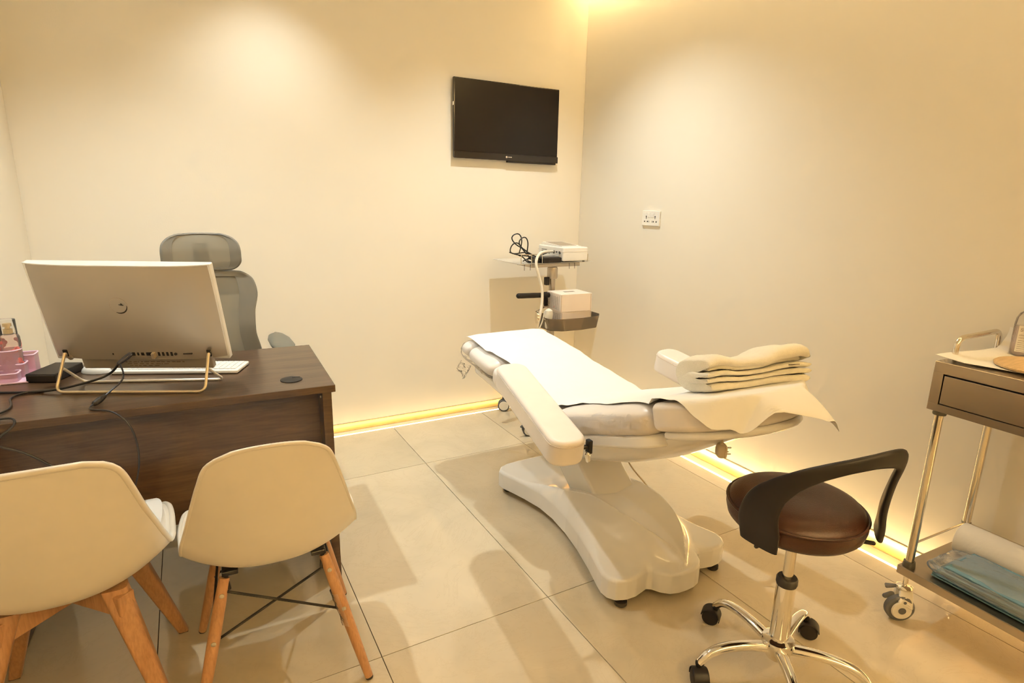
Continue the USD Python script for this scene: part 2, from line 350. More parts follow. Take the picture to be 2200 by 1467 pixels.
part(fl, 'border_strip', cbox((XL+0.0008, LED_Y+0.006, -0.0150), (LED_X+0.005, YB-0.0065, -0.0105), 0.0005), 'channel_screed', smooth=False, label='pale strip of floor behind the light strip')
struct('baseboard_back', cbox((XL+0.001, YB-0.006, -0.0100), (XR-0.007, YB-0.0002, 0.040), 0.001), 'skirting_metal')
struct('baseboard_right', cbox((XR-0.006, YF+0.001, -0.0100), (XR-0.0002, YB-0.0005, 0.058), 0.001), 'skirting_metal')
def led(name, label, lo, hi, em):
    t = thing(name, label, 'light strip', ((lo[0]+hi[0])/2, (lo[1]+hi[1])/2, lo[2]))
    part(t, 'profile', cbox((lo[0]-0.003, lo[1]-0.003, -0.0150), (hi[0]+0.003, hi[1]+0.003, lo[2]-0.0002), 0.0006), 'white_plastic', world=True)
    part(t, 'diffuser', rbox(lo, hi, 0.002), em, world=True)
led('light_strip', 'glowing warm light strip along the floor at the foot of the wall with the television', (XL+0.02, LED_Y-0.0025, -0.0100), (LED_X-0.012, LED_Y+0.0025, 0.0035), 'led_emitter')
led('light_strip', 'glowing warm light strip along the floor at the foot of the wall with the socket', (LED_X-0.0025, YF+0.02, -0.0100), (LED_X+0.0025, LED_Y+0.0045, 0.0035), 'led_emitter_right')
t = thing('cove_light_strip', 'warm light strip hidden on the ceiling ledge above the wall with the socket', 'light strip', (XR-0.10, 1.0, ZC))
part(t, 'diffuser', cbox((XR-0.129, YF+0.14, ZC+0.005), (XR-0.123, YB-0.02, ZC+0.03), 0.001), 'cove_emitter', world=True)
t = thing('cove_light_strip', 'warm light strip hidden on the ceiling ledge above the wall behind the camera', 'light strip', (1.0, YF+0.10, ZC))
part(t, 'diffuser', cbox((XL+0.02, YF+0.123, ZC+0.005), (XR-0.14, YF+0.129, ZC+0.03), 0.001), 'cove_emitter_front', world=True)
names = ['round recessed ceiling lamp washing the wall left of the television', 'round recessed ceiling lamp above the head end of the treatment bed',
         'round recessed ceiling lamp above the desk']
for (x, y, *_), lb in zip(SPOTS, names):
    t = thing('ceiling_lamp', lb, 'lamp', (x, y, ZC), group='recessed ceiling lamps')
    part(t, 'trim_ring', lathe([(0.030, 0), (0.030, -0.006), (0.044, -0.005), (0.050, 0.0)], n=32), 'white_plastic')
    part(t, 'lens', lathe([(0.0, -0.001), (0.029, -0.001), (0.029, -0.003), (0.0, -0.003)], n=24), 'lamp_lens')

# ------------------------------------------------------------------ television and socket
t = thing('television', 'flat black television with a thin frame, mounted on the wall above the instrument cart', 'television', (1.806, YB, 1.84))
tv = lambda lo, hi, r=0.003: rbox(lo, hi, r)
ty = YB-0.034
part(t, 'housing', rbox((1.439, ty+0.002, 1.612), (2.172, YB-0.012, 2.06), 0.006), 'tv_bezel', world=True)
part(t, 'wall_bracket', cbox((1.63, YB-0.014, 1.70), (1.98, YB-0.0005, 1.96)), 'black_metal', world=True)
part(t, 'screen', cbox((1.447, ty-0.001, 1.652), (2.164, ty+0.004, 2.052), 0.001), 'tv_screen', world=True)
part(t, 'bezel', cbox((1.439, ty-0.004, 1.610), (2.172, ty+0.004, 1.649), 0.002), 'tv_bezel', world=True, label='glossy lower frame of the television')
ring = lathe([(0.0048, 0), (0.0062, 0), (0.0062, 0.0006), (0.0048, 0.0006)], n=20)
bars = [cbox((0.010+0.0058*k, -0.0030, 0), (0.0142+0.0058*k, 0.0032 if k % 2 else 0.0022, 0.0006), 0.0002) for k in range(5)]
part(t, 'logo', xf(cat(ring, *bars), (1.792, ty-0.004, 1.631), rx=90), 'tv_print', world=True)
part(t, 'foot_strip', cbox((1.80, ty-0.002, 1.600), (2.158, ty+0.02, 1.613), 0.002), 'black_plastic', world=True)
part(t, 'sticker', cbox((1.4385, ty+0.004, 1.905), (1.4415, ty+0.020, 1.925), 0.0004), 'label_white', world=True)
t = thing('wall_socket', 'white double socket plate on the warm wall above the treatment bed', 'socket', (XR, 2.635, 1.283))
part(t, 'plate', rbox((XR-0.011, 2.562, 1.240), (XR-0.0004, 2.708, 1.326), 0.003), 'socket_plate', world=True)
def slot(y, z, w, hh): return cbox((XR-0.0116, y-w/2, z-hh/2), (XR-0.0105, y+w/2, z+hh/2), 0.0003)
def hole(y, z, r): return lathe([(0.0, 0), (r, 0), (r, 0.0011), (0, 0.0011)], (XR-0.0116, y, z), 12, (1, 0, 0))
for yc in (2.672, 2.598):
    part(t, 'pin_holes', cat(slot(yc, 1.285, 0.004, 0.012), hole(yc, 1.293, 0.004), hole(yc+0.012, 1.264, 0.0042), hole(yc-0.012, 1.264, 0.0042), slot(yc+(0.024 if yc < 2.63 else -0.024), 1.264, 0.0028, 0.010)), 'dark_gap', world=True)
    part(t, 'switch', rbox((XR-0.0135, yc-0.010+(0.02 if yc < 2.63 else -0.02), 1.288), (XR-0.010, yc+0.010+(0.02 if yc < 2.63 else -0.02), 1.312), 0.0012), 'white_plastic', world=True)

# ------------------------------------------------------------------ desk and what stands on it
DZ = 0.75; DA = -2.3
desk = thing('desk', 'dark walnut office desk with a straight top and a solid front panel', 'desk', (0.392, 1.918, 0), DA)
L, D = 0.985, 0.612   # local: x from -L to 0, y from 0 (visitor side) to D
part(desk, 'tabletop', rbox((-L, 0, DZ-0.025), (0.0, D, DZ), 0.0025), 'walnut')
for x in (-0.042, -L+0.012):
    part(desk, 'side_panel', cbox((x, 0.012, 0.004), (x+0.030, D-0.02, DZ-0.0252), 0.0015), 'walnut')
part(desk, 'front_panel', cbox((-L+0.0425, 0.10, 0.30), (-0.0425, 0.118, DZ-0.0252), 0.0012), 'walnut')
for x, y in ((-0.028, 0.04), (-0.028, D-0.07), (-L+0.028, 0.04), (-L+0.028, D-0.07)):
    part(desk, 'foot_pad', lathe([(0.0, 0), (0.012, 0), (0.012, 0.004), (0, 0.004)], (x, y, 0), 14), 'black_rubber')
part(desk, 'connector', lathe([(0, 0), (0.006, 0), (0.006, 0.003), (0, 0.003)], (-0.0422, 0.05, 0.70), 12, (-1, 0, 0)), 'bolt_steel')
gx, gy = -0.127, 0.116
g = part(desk, 'cable_grommet', lathe([(0.0, 0.0), (0.036, 0.0), (0.036, 0.0025), (0.033, 0.004), (0.0, 0.0042)], (gx, gy, DZ-0.0005), 32), 'black_plastic', label='round black cable cover set into the desk top')
part(g, 'cable_slot', cat(cbox((gx+0.004, gy+0.006, DZ+0.003), (gx+0.030, gy+0.018, DZ+0.0042), 0.0005)), 'dark_gap')

MA = -24.8; ML = (-0.157, 2.194, DZ)
mon = thing('desktop_computer', 'silver all-in-one computer seen from behind, standing on the desk', 'computer', ML, MA)
W, H, ZB, TILT = 0.54, 0.318, 0.849-DZ, 14.8
tl = math.radians(TILT)
def mpt(a, b, c=0.0):   # a across, b up the back, c out of the back toward the visitor
    return np.array([a, -b*math.sin(tl)-c*math.cos(tl), ZB+b*math.cos(tl)-c*math.sin(tl)])
ex, ey, ez = np.array([1, 0, 0]), np.array([0, -math.sin(tl), math.cos(tl)]), np.array([0, -math.cos(tl), -math.sin(tl)])
def mon_place(m): return basis(m, mpt(0, 0), ex, ey, ez)
# back cover: bulging shell (x across, y up, z out)
nx, ny = 41, 25
gxs, gys = np.linspace(-W/2, W/2, nx), np.linspace(0.0, H, ny)
gr = np.zeros((nx, ny, 3))
for i, a in enumerate(gxs):
    for j, b in enumerate(gys):
        u, v = a/(W/2), b/H
        bulge = 0.034*(1-abs(u)**4)*(1-(1-v)**6*0.15)*(1-v**6*0.42)
        gr[i, j] = (a, b, bulge)
part(mon, 'back_cover', mon_place(sheet(gr, 0.003)), 'computer_back')
te = [(a, 0.0) for a in np.linspace(-W/2, W/2, 3)] + [(a, 0.004 + 0.034*(1-abs(a/(W/2))**4)*0.58) for a in np.linspace(W/2, -W/2, 33)]
tm = trimesh.creation.extrude_polygon(Polygon(te), 0.003, engine='earcut')
part(mon, 'top_edge', mon_place(basis(tm, (0, H-0.001, 0), (1, 0, 0), (0, 0, 1), (0, 1, 0))), 'silver_edge', label='bright silver upper edge of the computer')
part(mon, 'screen_frame', mon_place(rbox((-W/2-0.002, -0.012, -0.020), (W/2+0.002, H+0.002, 0.0035), 0.004)), 'silver_edge')
part(mon, 'display', mon_place(cbox((-W/2+0.012, 0.01, -0.0155), (W/2-0.012, H-0.012, -0.0138), 0.0005)), 'tv_screen')
part(mon, 'chin', mon_place(rbox((-W/2+0.075, -0.046, -0.013), (W/2-0.055, 0.004, 0.010), 0.004)), 'computer_back')
pr = []
prx = random.Random(3)
for row, (y0, x0, x1) in enumerate(((-0.020, -0.06, 0.12), (-0.027, -0.055, 0.06), (-0.034, -0.05, 0.03))):
    x = x0
    while x < x1:
        w = prx.uniform(0.003, 0.016); pr.append(cbox((x, y0-0.0016, 0.010), (x+w, y0+0.0016, 0.0104), 0.0001)); x += w + prx.uniform(0.002, 0.008)
part(mon, 'rating_print', mon_place(cat(*pr)), 'print_grey', label='small printed rating text on the lower edge of the computer')
ports = []
for x, w, hh in ((-0.078, 0.004, 0.006), (-0.02, 0.012, 0.012), (-0.002, 0.006, 0.011), (0.010, 0.010, 0.011), (0.026, 0.018, 0.012), (0.062, 0.007, 0.014), (0.075, 0.007, 0.014), (0.088, 0.007, 0.014), (0.101, 0.007, 0.014), (0.140, 0.028, 0.003)):
    z = 0.0335
    part(mon, 'port', mon_place(cbox((x, 0.022-hh/2, z-0.006), (x+w, 0.022+hh/2, z-0.0005), 0.0008)), 'dark_gap')
part(mon, 'audio_jack', mon_place(lathe([(0, 0), (0.0045, 0), (0.0045, 0.006), (0, 0.006)], (0.117, 0.022, 0.0285), 14)), 'dark_gap')
part(mon, 'usb_dongle', mon_place(rbox((0.046, 0.010, 0.030), (0.056, 0.030, 0.046), 0.002)), 'gold_stand')
# emblem: thin ring with a dark swoosh and a small tick
def arcstrip(r0, r1, a0, a1, z, th, taper=True, n=26):
    ang = np.radians(np.linspace(a0, a1, n)); k = np.sin(np.linspace(0.12, np.pi-0.12, n)) if taper else np.ones(n)
    rm = (r0+r1)/2; hw = (r1-r0)/2*k
    rings = [np.array([[(rm-hw[i])*math.cos(t_), (rm-hw[i])*math.sin(t_), z], [(rm+hw[i])*math.cos(t_), (rm+hw[i])*math.sin(t_), z],
                       [(rm+hw[i])*math.cos(t_), (rm+hw[i])*math.sin(t_), z+th], [(rm-hw[i])*math.cos(t_), (rm-hw[i])*math.sin(t_), z+th]]) for i, t_ in enumerate(ang)]
    return loft(rings)
ez0 = 0.0352; ecx, ecy = -0.012, 0.193
rg = arcstrip(0.0255, 0.0266, 0, 359.9, ez0, 0.0006, False, 60)
em = part(mon, 'emblem', mon_place(xf(rg, (ecx, ecy, 0))), 'aluminium', label='round logo on the back of the computer')
part(em, 'swoosh', mon_place(xf(cat(arcstrip(0.0222, 0.0262, -118, 2, ez0, 0.0012), arcstrip(0.010, 0.0125, 10, 50, ez0, 0.001), xf(cbox((0.001, 0.0035, ez0), (0.015, 0.0055, ez0+0.001), 0.0003), rz=-8)), (ecx, ecy, 0))), 'dark_gap')
# stand: wire-like frame, front loop and rear loop
sw = 0.221
def bar(path, w, th): return tube(path, 1.0, 8, flat=(w, th))
fr = fillet([mpt(-sw, 0.026, 0.034), (-sw-0.004, -0.100, 0.005), (sw+0.004, -0.100, 0.005), mpt(sw, 0.026, 0.034)], 0.024, 7)
part(mon, 'stand_loop', tube(fr, 0.0046, 10), 'gold_stand')
rr_ = fillet([(-sw+0.002, -0.060, 0.070), (-sw+0.012, 0.010, 0.0045), (sw+0.008, 0.035, 0.0045), (sw-0.002, -0.055, 0.070)], 0.022, 7)
part(mon, 'stand_loop', tube(rr_, 0.0046, 10), 'silver_edge')
for s in (-1, 1):
    part(mon, 'hinge', hull((mpt(s*sw, 0.022, 0.030), 0.006), (mpt(s*sw*0.985, 0.002, 0.020), 0.008)), 'aluminium')
    part(mon, 'leg_socket', mon_place(rbox((s*sw-0.007, 0.012, 0.0275), (s*sw+0.007, 0.036, 0.0348 if False else 0.0325), 0.002)), 'dark_gap')

kb = thing('keyboard', 'white full-size keyboard lying behind the computer on the desk', 'keyboard', (-0.06, 2.335, DZ), -23.5)
part(kb, 'case', rbox((-0.215, -0.062, 0.001), (0.215, 0.062, 0.014), 0.005), 'white_plastic')
for ri in range(5):
    n_ = 21; kw = 0.41/n_
    for k in range(n_):
        if (ri == 0 and 4 <= k <= 9): continue
        x = -0.205 + k*kw; y = -0.048 + ri*0.0195
        part(kb, 'key', cbox((x+0.001, y+0.0008, 0.0135), (x+kw-0.001, y+0.0178, 0.0178), 0.0012), 'white_plastic', smooth=False)
x0 = -0.205 + 4*0.41/21
part(kb, 'space_bar', cbox((x0+0.001, -0.0472, 0.0135), (x0+6*0.41/21-0.001, -0.0302, 0.0178), 0.0012), 'white_plastic', smooth=False)
ms = thing('computer_mouse', 'small white mouse on the desk between the power adapter and the keyboard', 'mouse', (-0.322, 2.42, DZ), 60)
v = trimesh.creation.icosphere(3, 1.0); v.vertices = np.array(v.vertices)*np.array([0.030, 0.050, 0.030]); v = trimesh.Trimesh(*arr(v.slice_plane([0, 0, 0], [0, 0, 1], cap=True)))
part(ms, 'shell', xf(v, (0, 0, 0.001)), 'white_plastic')
part(ms, 'scroll_wheel', lathe([(0, -0.003), (0.006, -0.003), (0.006, 0.003), (0, 0.003)], (0, 0.028, 0.024), 14, (1, 0, 0)), 'grey_rubber')
pa = thing('power_adapter', 'black power adapter block on the desk beside the pink organizer', 'adapter', (-0.438, 2.415, DZ), -24)
part(pa, 'case', rbox((-0.046, -0.070, 0.0006), (0.046, 0.080, 0.030), 0.004), 'black_plastic')
part(pa, 'groove', cbox((-0.0462, -0.0702, 0.0235), (0.0462, -0.069, 0.0250), 0.0002), 'grey_rubber')
CZ = DZ + 0.004
pc = thing('power_cable', 'black power cable running along the desk from the left into the back of the computer', 'cable', (-0.35, 2.2, DZ))
def wpath(pts, n=40): return smooth_path(pts, n)
plug_a = np.array([-0.157, 2.194, 0]) ; ca, sa = math.cos(math.radians(MA)), math.sin(math.radians(MA))
def mw(p): return np.array([ML[0]+ca*p[0]-sa*p[1], ML[1]+sa*p[0]+ca*p[1], DZ+p[2]])
pe = mw(mpt(-0.022, 0.022, 0.036)); pe2 = mw(mpt(-0.040, 0.012, 0.075))
part(pc, 'cord', tube(wpath([(-0.60, 2.285, CZ), (-0.52, 2.255, CZ), (-0.42, 2.215, CZ+0.004), (-0.33, 2.19, CZ+0.022), (-0.25, 2.165, CZ+0.055), pe2]), 0.0036, 8), 'cord_black', world=True)
part(pc, 'connector', hull((pe2, 0.006), (pe2*0.3+pe*0.7, 0.0085), (pe, 0.0075)), 'cord_blue', world=True)
uc = thing('adapter_cable', 'thin black cable with a barrel joint hanging from the computer over the desk edge', 'cable', (-0.2, 1.95, DZ))
j0, j1 = np.array([-0.283, 2.012, DZ+0.010]), np.array([-0.262, 2.042, DZ+0.018])
part(uc, 'cord', tube(wpath([pe2 + (0.004, -0.004, -0.003), (-0.215, 2.115, DZ+0.055), (-0.242, 2.07, DZ+0.03), j1]), 0.0026, 8), 'cord_blue', world=True)
part(uc, 'joint', hull((j0, 0.0085), (j0*0.5+j1*0.5, 0.0095), (j1, 0.006)), 'cord_black', world=True)
part(uc, 'cord', tube(wpath([j0, (-0.294, 1.985, DZ+0.004), (-0.275, 1.962, DZ+0.004), (-0.235, 1.930, DZ+0.002), (-0.200, 1.905, DZ-0.028), (-0.184, 1.900, DZ-0.09), (-0.186, 1.905, DZ-0.16), (-0.212, 1.93, DZ-0.26), (-0.24, 1.96, DZ-0.40)], 60), 0.0026, 8), 'cord_black', world=True)
lc = thing('loose_cable', 'black cable looping over the left end of the desk front and down the panel', 'cable', (-0.5, 1.98, DZ))
part(lc, 'cord', tube(wpath([(-0.44, 2.235, CZ), (-0.485, 2.235, CZ), (-0.508, 2.21, CZ), (-0.50, 2.13, CZ), (-0.497, 2.07, CZ), (-0.53, 2.02, CZ), (-0.56, 1.99, CZ), (-0.50, 1.985, CZ+0.001), (-0.462, 1.965, CZ+0.001), (-0.458, 1.948, DZ-0.002), (-0.478, 1.935, DZ-0.02), (-0.50, 1.93, DZ-0.045), (-0.47, 1.935, DZ-0.07), (-0.42, 1.94, DZ-0.11), (-0.36, 1.94, DZ-0.175), (-0.31, 1.945, DZ-0.26), (-0.28, 1.95, DZ-0.36)], 110), 0.0030, 8), 'cord_black', world=True)

# pink mesh desk organizer with a perfume bottle in it
og = thing('desk_organizer', 'pink wire-mesh desk organizer at the left end of the desk', 'organizer', (-0.545, 2.455, DZ), -4)
def mesh_bin(x0, x1, y0, y1, z1, h0):
    ou = rrect(x1-x0, y1-y0, 0.010, (x0+x1)/2, (y0+y1)/2, 4); wall = prism(ou.difference(ou.buffer(-0.0012)), 0.003, z1, 0)
    rim = tube(np.array([(a, b, z1) for a, b in list(ou.exterior.coords)[:-1]]), 0.0026, 6, closed=True)
    return wall, rim
part(og, 'base_tray', rbox((-0.055, -0.085, 0.0005), (0.050, 0.085, 0.006), 0.002), 'pink_metal')
for (x0, x1, y0, y1, z1) in ((-0.052, 0.046, 0.022, 0.083, 0.070), (-0.052, 0.030, -0.030, 0.020, 0.052), (-0.052, 0.022, -0.082, -0.032, 0.034)):
    w_, r_ = mesh_bin(x0, x1, y0, y1, z1, 0)
    pn = part(og, 'mesh_bin', w_, 'pink_mesh'); part(pn, 'rim', r_, 'pink_metal')
cup = Point(-0.010, -0.005).buffer(0.033, quad_segs=10)
pn = part(og, 'pen_cup', xf(prism(cup.difference(cup.buffer(-0.0012)), 0.006, 0.100, 0)), 'pink_mesh')
part(pn, 'rim', tube(np.array([(a, b, 0.100) for a, b in list(cup.exterior.coords)[:-1]]), 0.0028, 6, closed=True), 'pink_metal')
bt = thing('body_mist_bottle', 'clear bottle with red flower print and a gold pump standing in the pink organizer', 'bottle', (-0.548, 2.452, DZ+0.0065))
part(bt, 'bottle', lathe([(0, 0), (0.026, 0), (0.028, 0.004), (0.028, 0.136), (0.024, 0.145), (0.011, 0.149), (0, 0.149)], n=32), 'bottle_liquid')
part(bt, 'cap', lathe([(0.0235, 0.147), (0.024, 0.147), (0.0235, 0.194), (0.022, 0.196), (0, 0.196)], n=28), 'clear_plastic')
part(bt, 'pump', lathe([(0, 0.149), (0.013, 0.149), (0.013, 0.163), (0.007, 0.165), (0.007, 0.171), (0.012, 0.172), (0.012, 0.182), (0, 0.183)], n=24), 'gold_metal')
pr = random.Random(11)
fl_ = []
for k in range(34):
    a, z, s = pr.uniform(0, 6.28), pr.uniform(0.014, 0.128), pr.uniform(0.0035, 0.008)
    for q in range(4):
        aa, zz = a + pr.uniform(-0.22, 0.22), z + pr.uniform(-0.006, 0.006)
        fl_.append(lathe([(0, 0), (s, 0), (s*0.7, 0.0004), (0, 0.0005)], (0.0281*math.cos(aa), 0.0281*math.sin(aa), zz), 8, (math.cos(aa), math.sin(aa), 0)))
part(bt, 'flower_print', cat(*fl_), 'pink_print')
pnn = thing('marker_pen', 'yellow capped pen standing in front of the bottle in the organizer', 'pen', (-0.585, 2.440, DZ+0.007))
part(pnn, 'barrel', rod((0, 0, 0), (-0.004, -0.004, 0.105), 0.005), 'yellow_print'); part(pnn, 'cap', rod((-0.004, -0.004, 0.105), (-0.0055, -0.0055, 0.135), 0.0056), 'gold_metal')

# ------------------------------------------------------------------ office chair behind the desk
oc = thing('office_chair', 'grey mesh office chair with headrest behind the desk', 'chair', (0.05, 2.82, 0), 2)
def shell_pts(rows, nu=25, p=2.0):
    """rows: (centre y, centre z, edge x, edge y, edge z)"""
    R = np.array(rows, float); t_ = np.linspace(0, 1, len(R)); tt = np.linspace(0, 1, 40)
    from scipy.interpolate import PchipInterpolator
    r = PchipInterpolator(t_, R)(tt); us = np.linspace(-1, 1, nu); g = np.zeros((40, nu, 3))
    for i in range(40):
        k = np.abs(us)**p
        g[i, :, 0] = us*r[i, 2]; g[i, :, 1] = r[i, 0] + (r[i, 3]-r[i, 0])*k; g[i, :, 2] = r[i, 1] + (r[i, 4]-r[i, 1])*k
    return g
def outline(g):
    return np.vstack([g[0, :, :], g[1:, -1, :], g[-1, -2::-1, :], g[-2:0:-1, 0, :]])
# headrest: local front = -y
hr = [(0.02, 1.050, 0.110, 0.00, 1.052), (0.018, 1.060, 0.135, -0.010, 1.066), (0.012, 1.09, 0.147, -0.02, 1.092), (0.013, 1.13, 0.147, -0.02, 1.125), (0.020, 1.165, 0.143, -0.012, 1.156), (0.028, 1.188, 0.128, 0.000, 1.178), (0.034, 1.199, 0.105, 0.010, 1.193), (0.037, 1.203, 0.078, 0.020, 1.200)]
gh = shell_pts(hr, 25, 2.2)
hp = part(oc, 'headrest', sheet(gh, 0.004), 'chair_mesh')
n_in = 6
ol = outline(gh); inner = outline(gh[4:-4, 3:-3])
def band(g, a, b, th):
    """frame band between outline and an inset of the grid"""
    m = sheet(g, th); return m
part(hp, 'frame', cat(sheet(gh[:5], 0.012), sheet(gh[-6:], 0.012), sheet(gh[4:-5, :4], 0.012), sheet(gh[4:-5, -4:], 0.012), tube(ol, 0.0055, 6, closed=True)), 'chair_grey')
part(hp, 'rear_bracket', rbox((-0.03, 0.02, 1.04), (0.03, 0.035, 1.165), 0.006), 'chair_grey')
part(oc, 'headrest_post', rbox((-0.022, 0.030, 0.95), (0.022, 0.050, 1.06), 0.006), 'white_plastic')
br = [(0.03, 0.50, 0.185, -0.01, 0.50), (-0.015, 0.58, 0.20, -0.03, 0.58), (-0.03, 0.68, 0.196, -0.045, 0.68), (-0.02, 0.78, 0.178, -0.045, 0.78), (-0.005, 0.86, 0.182, -0.035, 0.86), (0.01, 0.95, 0.200, -0.02, 0.945), (0.02, 1.01, 0.190, -0.004, 1.00), (0.026, 1.045, 0.145, 0.01, 1.036)]
gb = shell_pts(br, 25, 2.0)
bp = part(oc, 'backrest', sheet(gb, 0.004), 'chair_mesh')
part(bp, 'frame', cat(sheet(gb[:4], 0.012), sheet(gb[-5:], 0.012), sheet(gb[3:-4, :5], 0.012), sheet(gb[3:-4, -5:], 0.012), tube(outline(gb), 0.006, 6, closed=True)), 'chair_grey')
part(bp, 'spine', sheet(gb[2:38, 9:16] + np.array([0, 0.014, 0]), 0.016), 'white_plastic')
part(bp, 'shoulder_panel', sheet(gb[27:36, 3:22] + np.array([0, 0.012, 0]), 0.006), 'gold_stand')
part(bp, 'lumbar_pad', sheet(gb[4:13, 6:19] + np.array([0, 0.010, 0]), 0.008), 'dark_olive')
part(oc, 'seat', rbox((-0.245, -0.42, 0.44), (0.245, 0.03, 0.51), 0.03, 3), 'chair_grey')
for s in (-1, 1):
    part(oc, 'armrest_pad', loft([np.stack([s*0.275 + w_*np.cos(np.linspace(0, 2*np.pi, 20, endpoint=False)), np.full(20, y_), z_ + 0.014*np.sin(np.linspace(0, 2*np.pi, 20, endpoint=False))], 1)
         for y_, w_, z_ in ((-0.24, 0.012, 0.718), (-0.225, 0.036, 0.720), (-0.16, 0.050, 0.724), (-0.05, 0.048, 0.730), (0.02, 0.034, 0.732), (0.035, 0.010, 0.732))]), 'pad_grey')
    part(oc, 'armrest_support', cat(rbox((s*0.275-0.035, -0.19, 0.693), (s*0.275+0.035, 0.00, 0.709), 0.006), hull(((s*0.285, -0.10, 0.688), 0.018), ((s*0.285, -0.10, 0.52), 0.016)), hull(((s*0.285, -0.10, 0.50), 0.016), ((s*0.20, -0.12, 0.455), 0.014))), 'white_plastic')
part(oc, 'column', cat(lathe([(0, 0.12), (0.030, 0.12), (0.030, 0.30), (0.016, 0.30), (0.016, 0.42), (0, 0.42)], (0, -0.18, 0), 20), rbox((-0.09, -0.30, 0.405), (0.09, -0.05, 0.442), 0.01)), 'black_plastic')
for k in range(5):
    a = math.radians(90 + 72*k + 20); dx, dy = math.cos(a), math.sin(a)
    lg_ = part(oc, 'base_leg', hull(((0, -0.18, 0.115), 0.022), ((0.29*dx, -0.18+0.29*dy, 0.085), 0.012)), 'white_plastic')
    part(oc, 'caster', cat(*[lathe([(0, -0.009), (0.025, -0.009), (0.028, -0.004), (0.028, 0.004), (0.025, 0.009), (0, 0.009)], (0.30*dx - sgn*0.013*dy, -0.18+0.30*dy + sgn*0.013*dx, 0.028), 18, (-dy, dx, 0)) for sgn in (-1, 1)], hull(((0.30*dx, -0.18+0.30*dy, 0.045), 0.012), ((0.29*dx, -0.18+0.29*dy, 0.070), 0.009))), 'black_plastic')
Z_ = np.array([0, 0, 1.0])
# ------------------------------------------------------------------ treatment bed
BX = 1.42
bed = thing('treatment_bed', 'white reclining treatment bed on a glossy sculpted base, its foot end raised', 'treatment bed', (1.43, 1.78, 0))
def superbox(o, ax, ay, az, hx, hy, hz, kp=6.0, ks=4.0, n=22, puff=0.0, wav=0.0, seed=0):
    """cushion: rounded box with half sizes along three axes, centred at o"""
    b = trimesh.creation.box((2, 2, 2)); v, f = np.array(b.vertices), np.array(b.faces)
    g = np.linspace(-1, 1, n); V = []; Fc = []
    for ax_ in range(3):
        for sg in (-1, 1):
            A, B = np.meshgrid(g, g, indexing='ij'); P = np.zeros((n, n, 3)); P[..., ax_] = sg; P[..., (ax_+1) % 3] = A; P[..., (ax_+2) % 3] = B
            i, j = np.meshgrid(np.arange(n-1), np.arange(n-1), indexing='ij'); a = (i*n+j).ravel() + len(V)*n*n
            q = np.stack([a, a+n, a+n+1, a+1], 1) if sg > 0 else np.stack([a, a+1, a+n+1, a+n], 1)
            V.append(P.reshape(-1, 3)); Fc.append(q)
    V = np.vstack(V); q = np.vstack(Fc)
    m = trimesh.Trimesh(V, np.vstack([q[:, [0, 1, 2]], q[:, [0, 2, 3]]]), process=True, merge_norm=True, merge_tex=True)
    p = np.array(m.vertices)
    N = (np.abs(p[:, 0])**kp + np.abs(p[:, 1])**kp)**(1/kp); M_ = (N**ks + np.abs(p[:, 2])**ks)**(1/ks)
    p = p/M_[:, None]
    p[:, 2] *= 1 + puff*(1-np.clip(np.abs(p[:, 0]), 0, 1)**2)*(1-np.clip(np.abs(p[:, 1]), 0, 1)**2)
    p = p*np.array([hx, hy, hz])
    if wav: p += (np.stack([meshkit.noise(p*38+9*k, seed+k) for k in range(3)], 1)-0.5)*wav
    return basis(trimesh.Trimesh(p, m.faces, process=False), o, ax, ay, az)
# base plate with the raised bow
half = [(0.0, 2.312), (0.10, 2.312), (0.165, 2.305), (0.205, 2.288), (0.230, 2.255), (0.228, 2.215), (0.210, 2.160), (0.188, 2.080), (0.168, 1.980), (0.166, 1.880), (0.180, 1.760), (0.205, 1.640),
        (0.238, 1.520), (0.268, 1.430), (0.280, 1.390), (0.278, 1.358), (0.260, 1.332), (0.225, 1.318), (0.185, 1.316), (0.150, 1.324), (0.126, 1.330), (0.110, 1.320), (0.093, 1.292), (0.068, 1.270), (0.035, 1.260), (0.0, 1.258)]
CXB = 1.43
_o = [(CXB-a, b) for a, b in half] + [(CXB+a, b) for a, b in half[-2:0:-1]]
poly = Polygon(_o).buffer(0.006).buffer(-0.006)
ZT, ZBB, BEV = 0.115, 0.032, 0.014
BYS, BWS = [1.276, 1.31, 1.36, 1.45, 1.56, 1.68, 1.80, 1.92, 2.05, 2.2], [0.001, 0.024, 0.058, 0.094, 0.116, 0.126, 0.150, 0.180, 0.20, 0.21]
def bowz(x, y):
    bw = interp(np.clip(y, 1.276, 2.2), BYS, BWS)
    Hh = interp(np.clip(y, 1.276, 2.2), [1.276, 1.31, 1.36, 1.45, 1.56, 1.65, 1.75, 1.87, 2.0, 2.1, 2.2], [0.022, 0.062, 0.094, 0.119, 0.130, 0.126, 0.104, 0.066, 0.024, 0.002, 0.0])
    ax = np.abs(x-CXB); t_ = np.maximum(0, ax-bw); w_ = 0.010 + 0.32*Hh
    side = np.exp(-(t_/w_)**1.0)
    inner = 1 - 0.16*np.clip(1-ax/np.maximum(bw, 1e-3), 0, 1)**0.7
    z = Hh*np.where(ax > bw, side, inner)
    z = np.where(y < 1.276, 0, z)
    return z
from scipy.spatial import Delaunay
def ring(p, d, step=0.008):
    q = p.buffer(-d) if d > 0 else p
    L_ = q.exterior.length; n = int(L_/(step*0.6)); return np.array([q.exterior.interpolate(k/n*L_).coords[0] for k in range(n)])
rings_ = [ring(poly, d) for d in (0.0, 0.0015, 0.005, 0.0095, 0.0145)]
inn = poly.buffer(-0.018); mx = []
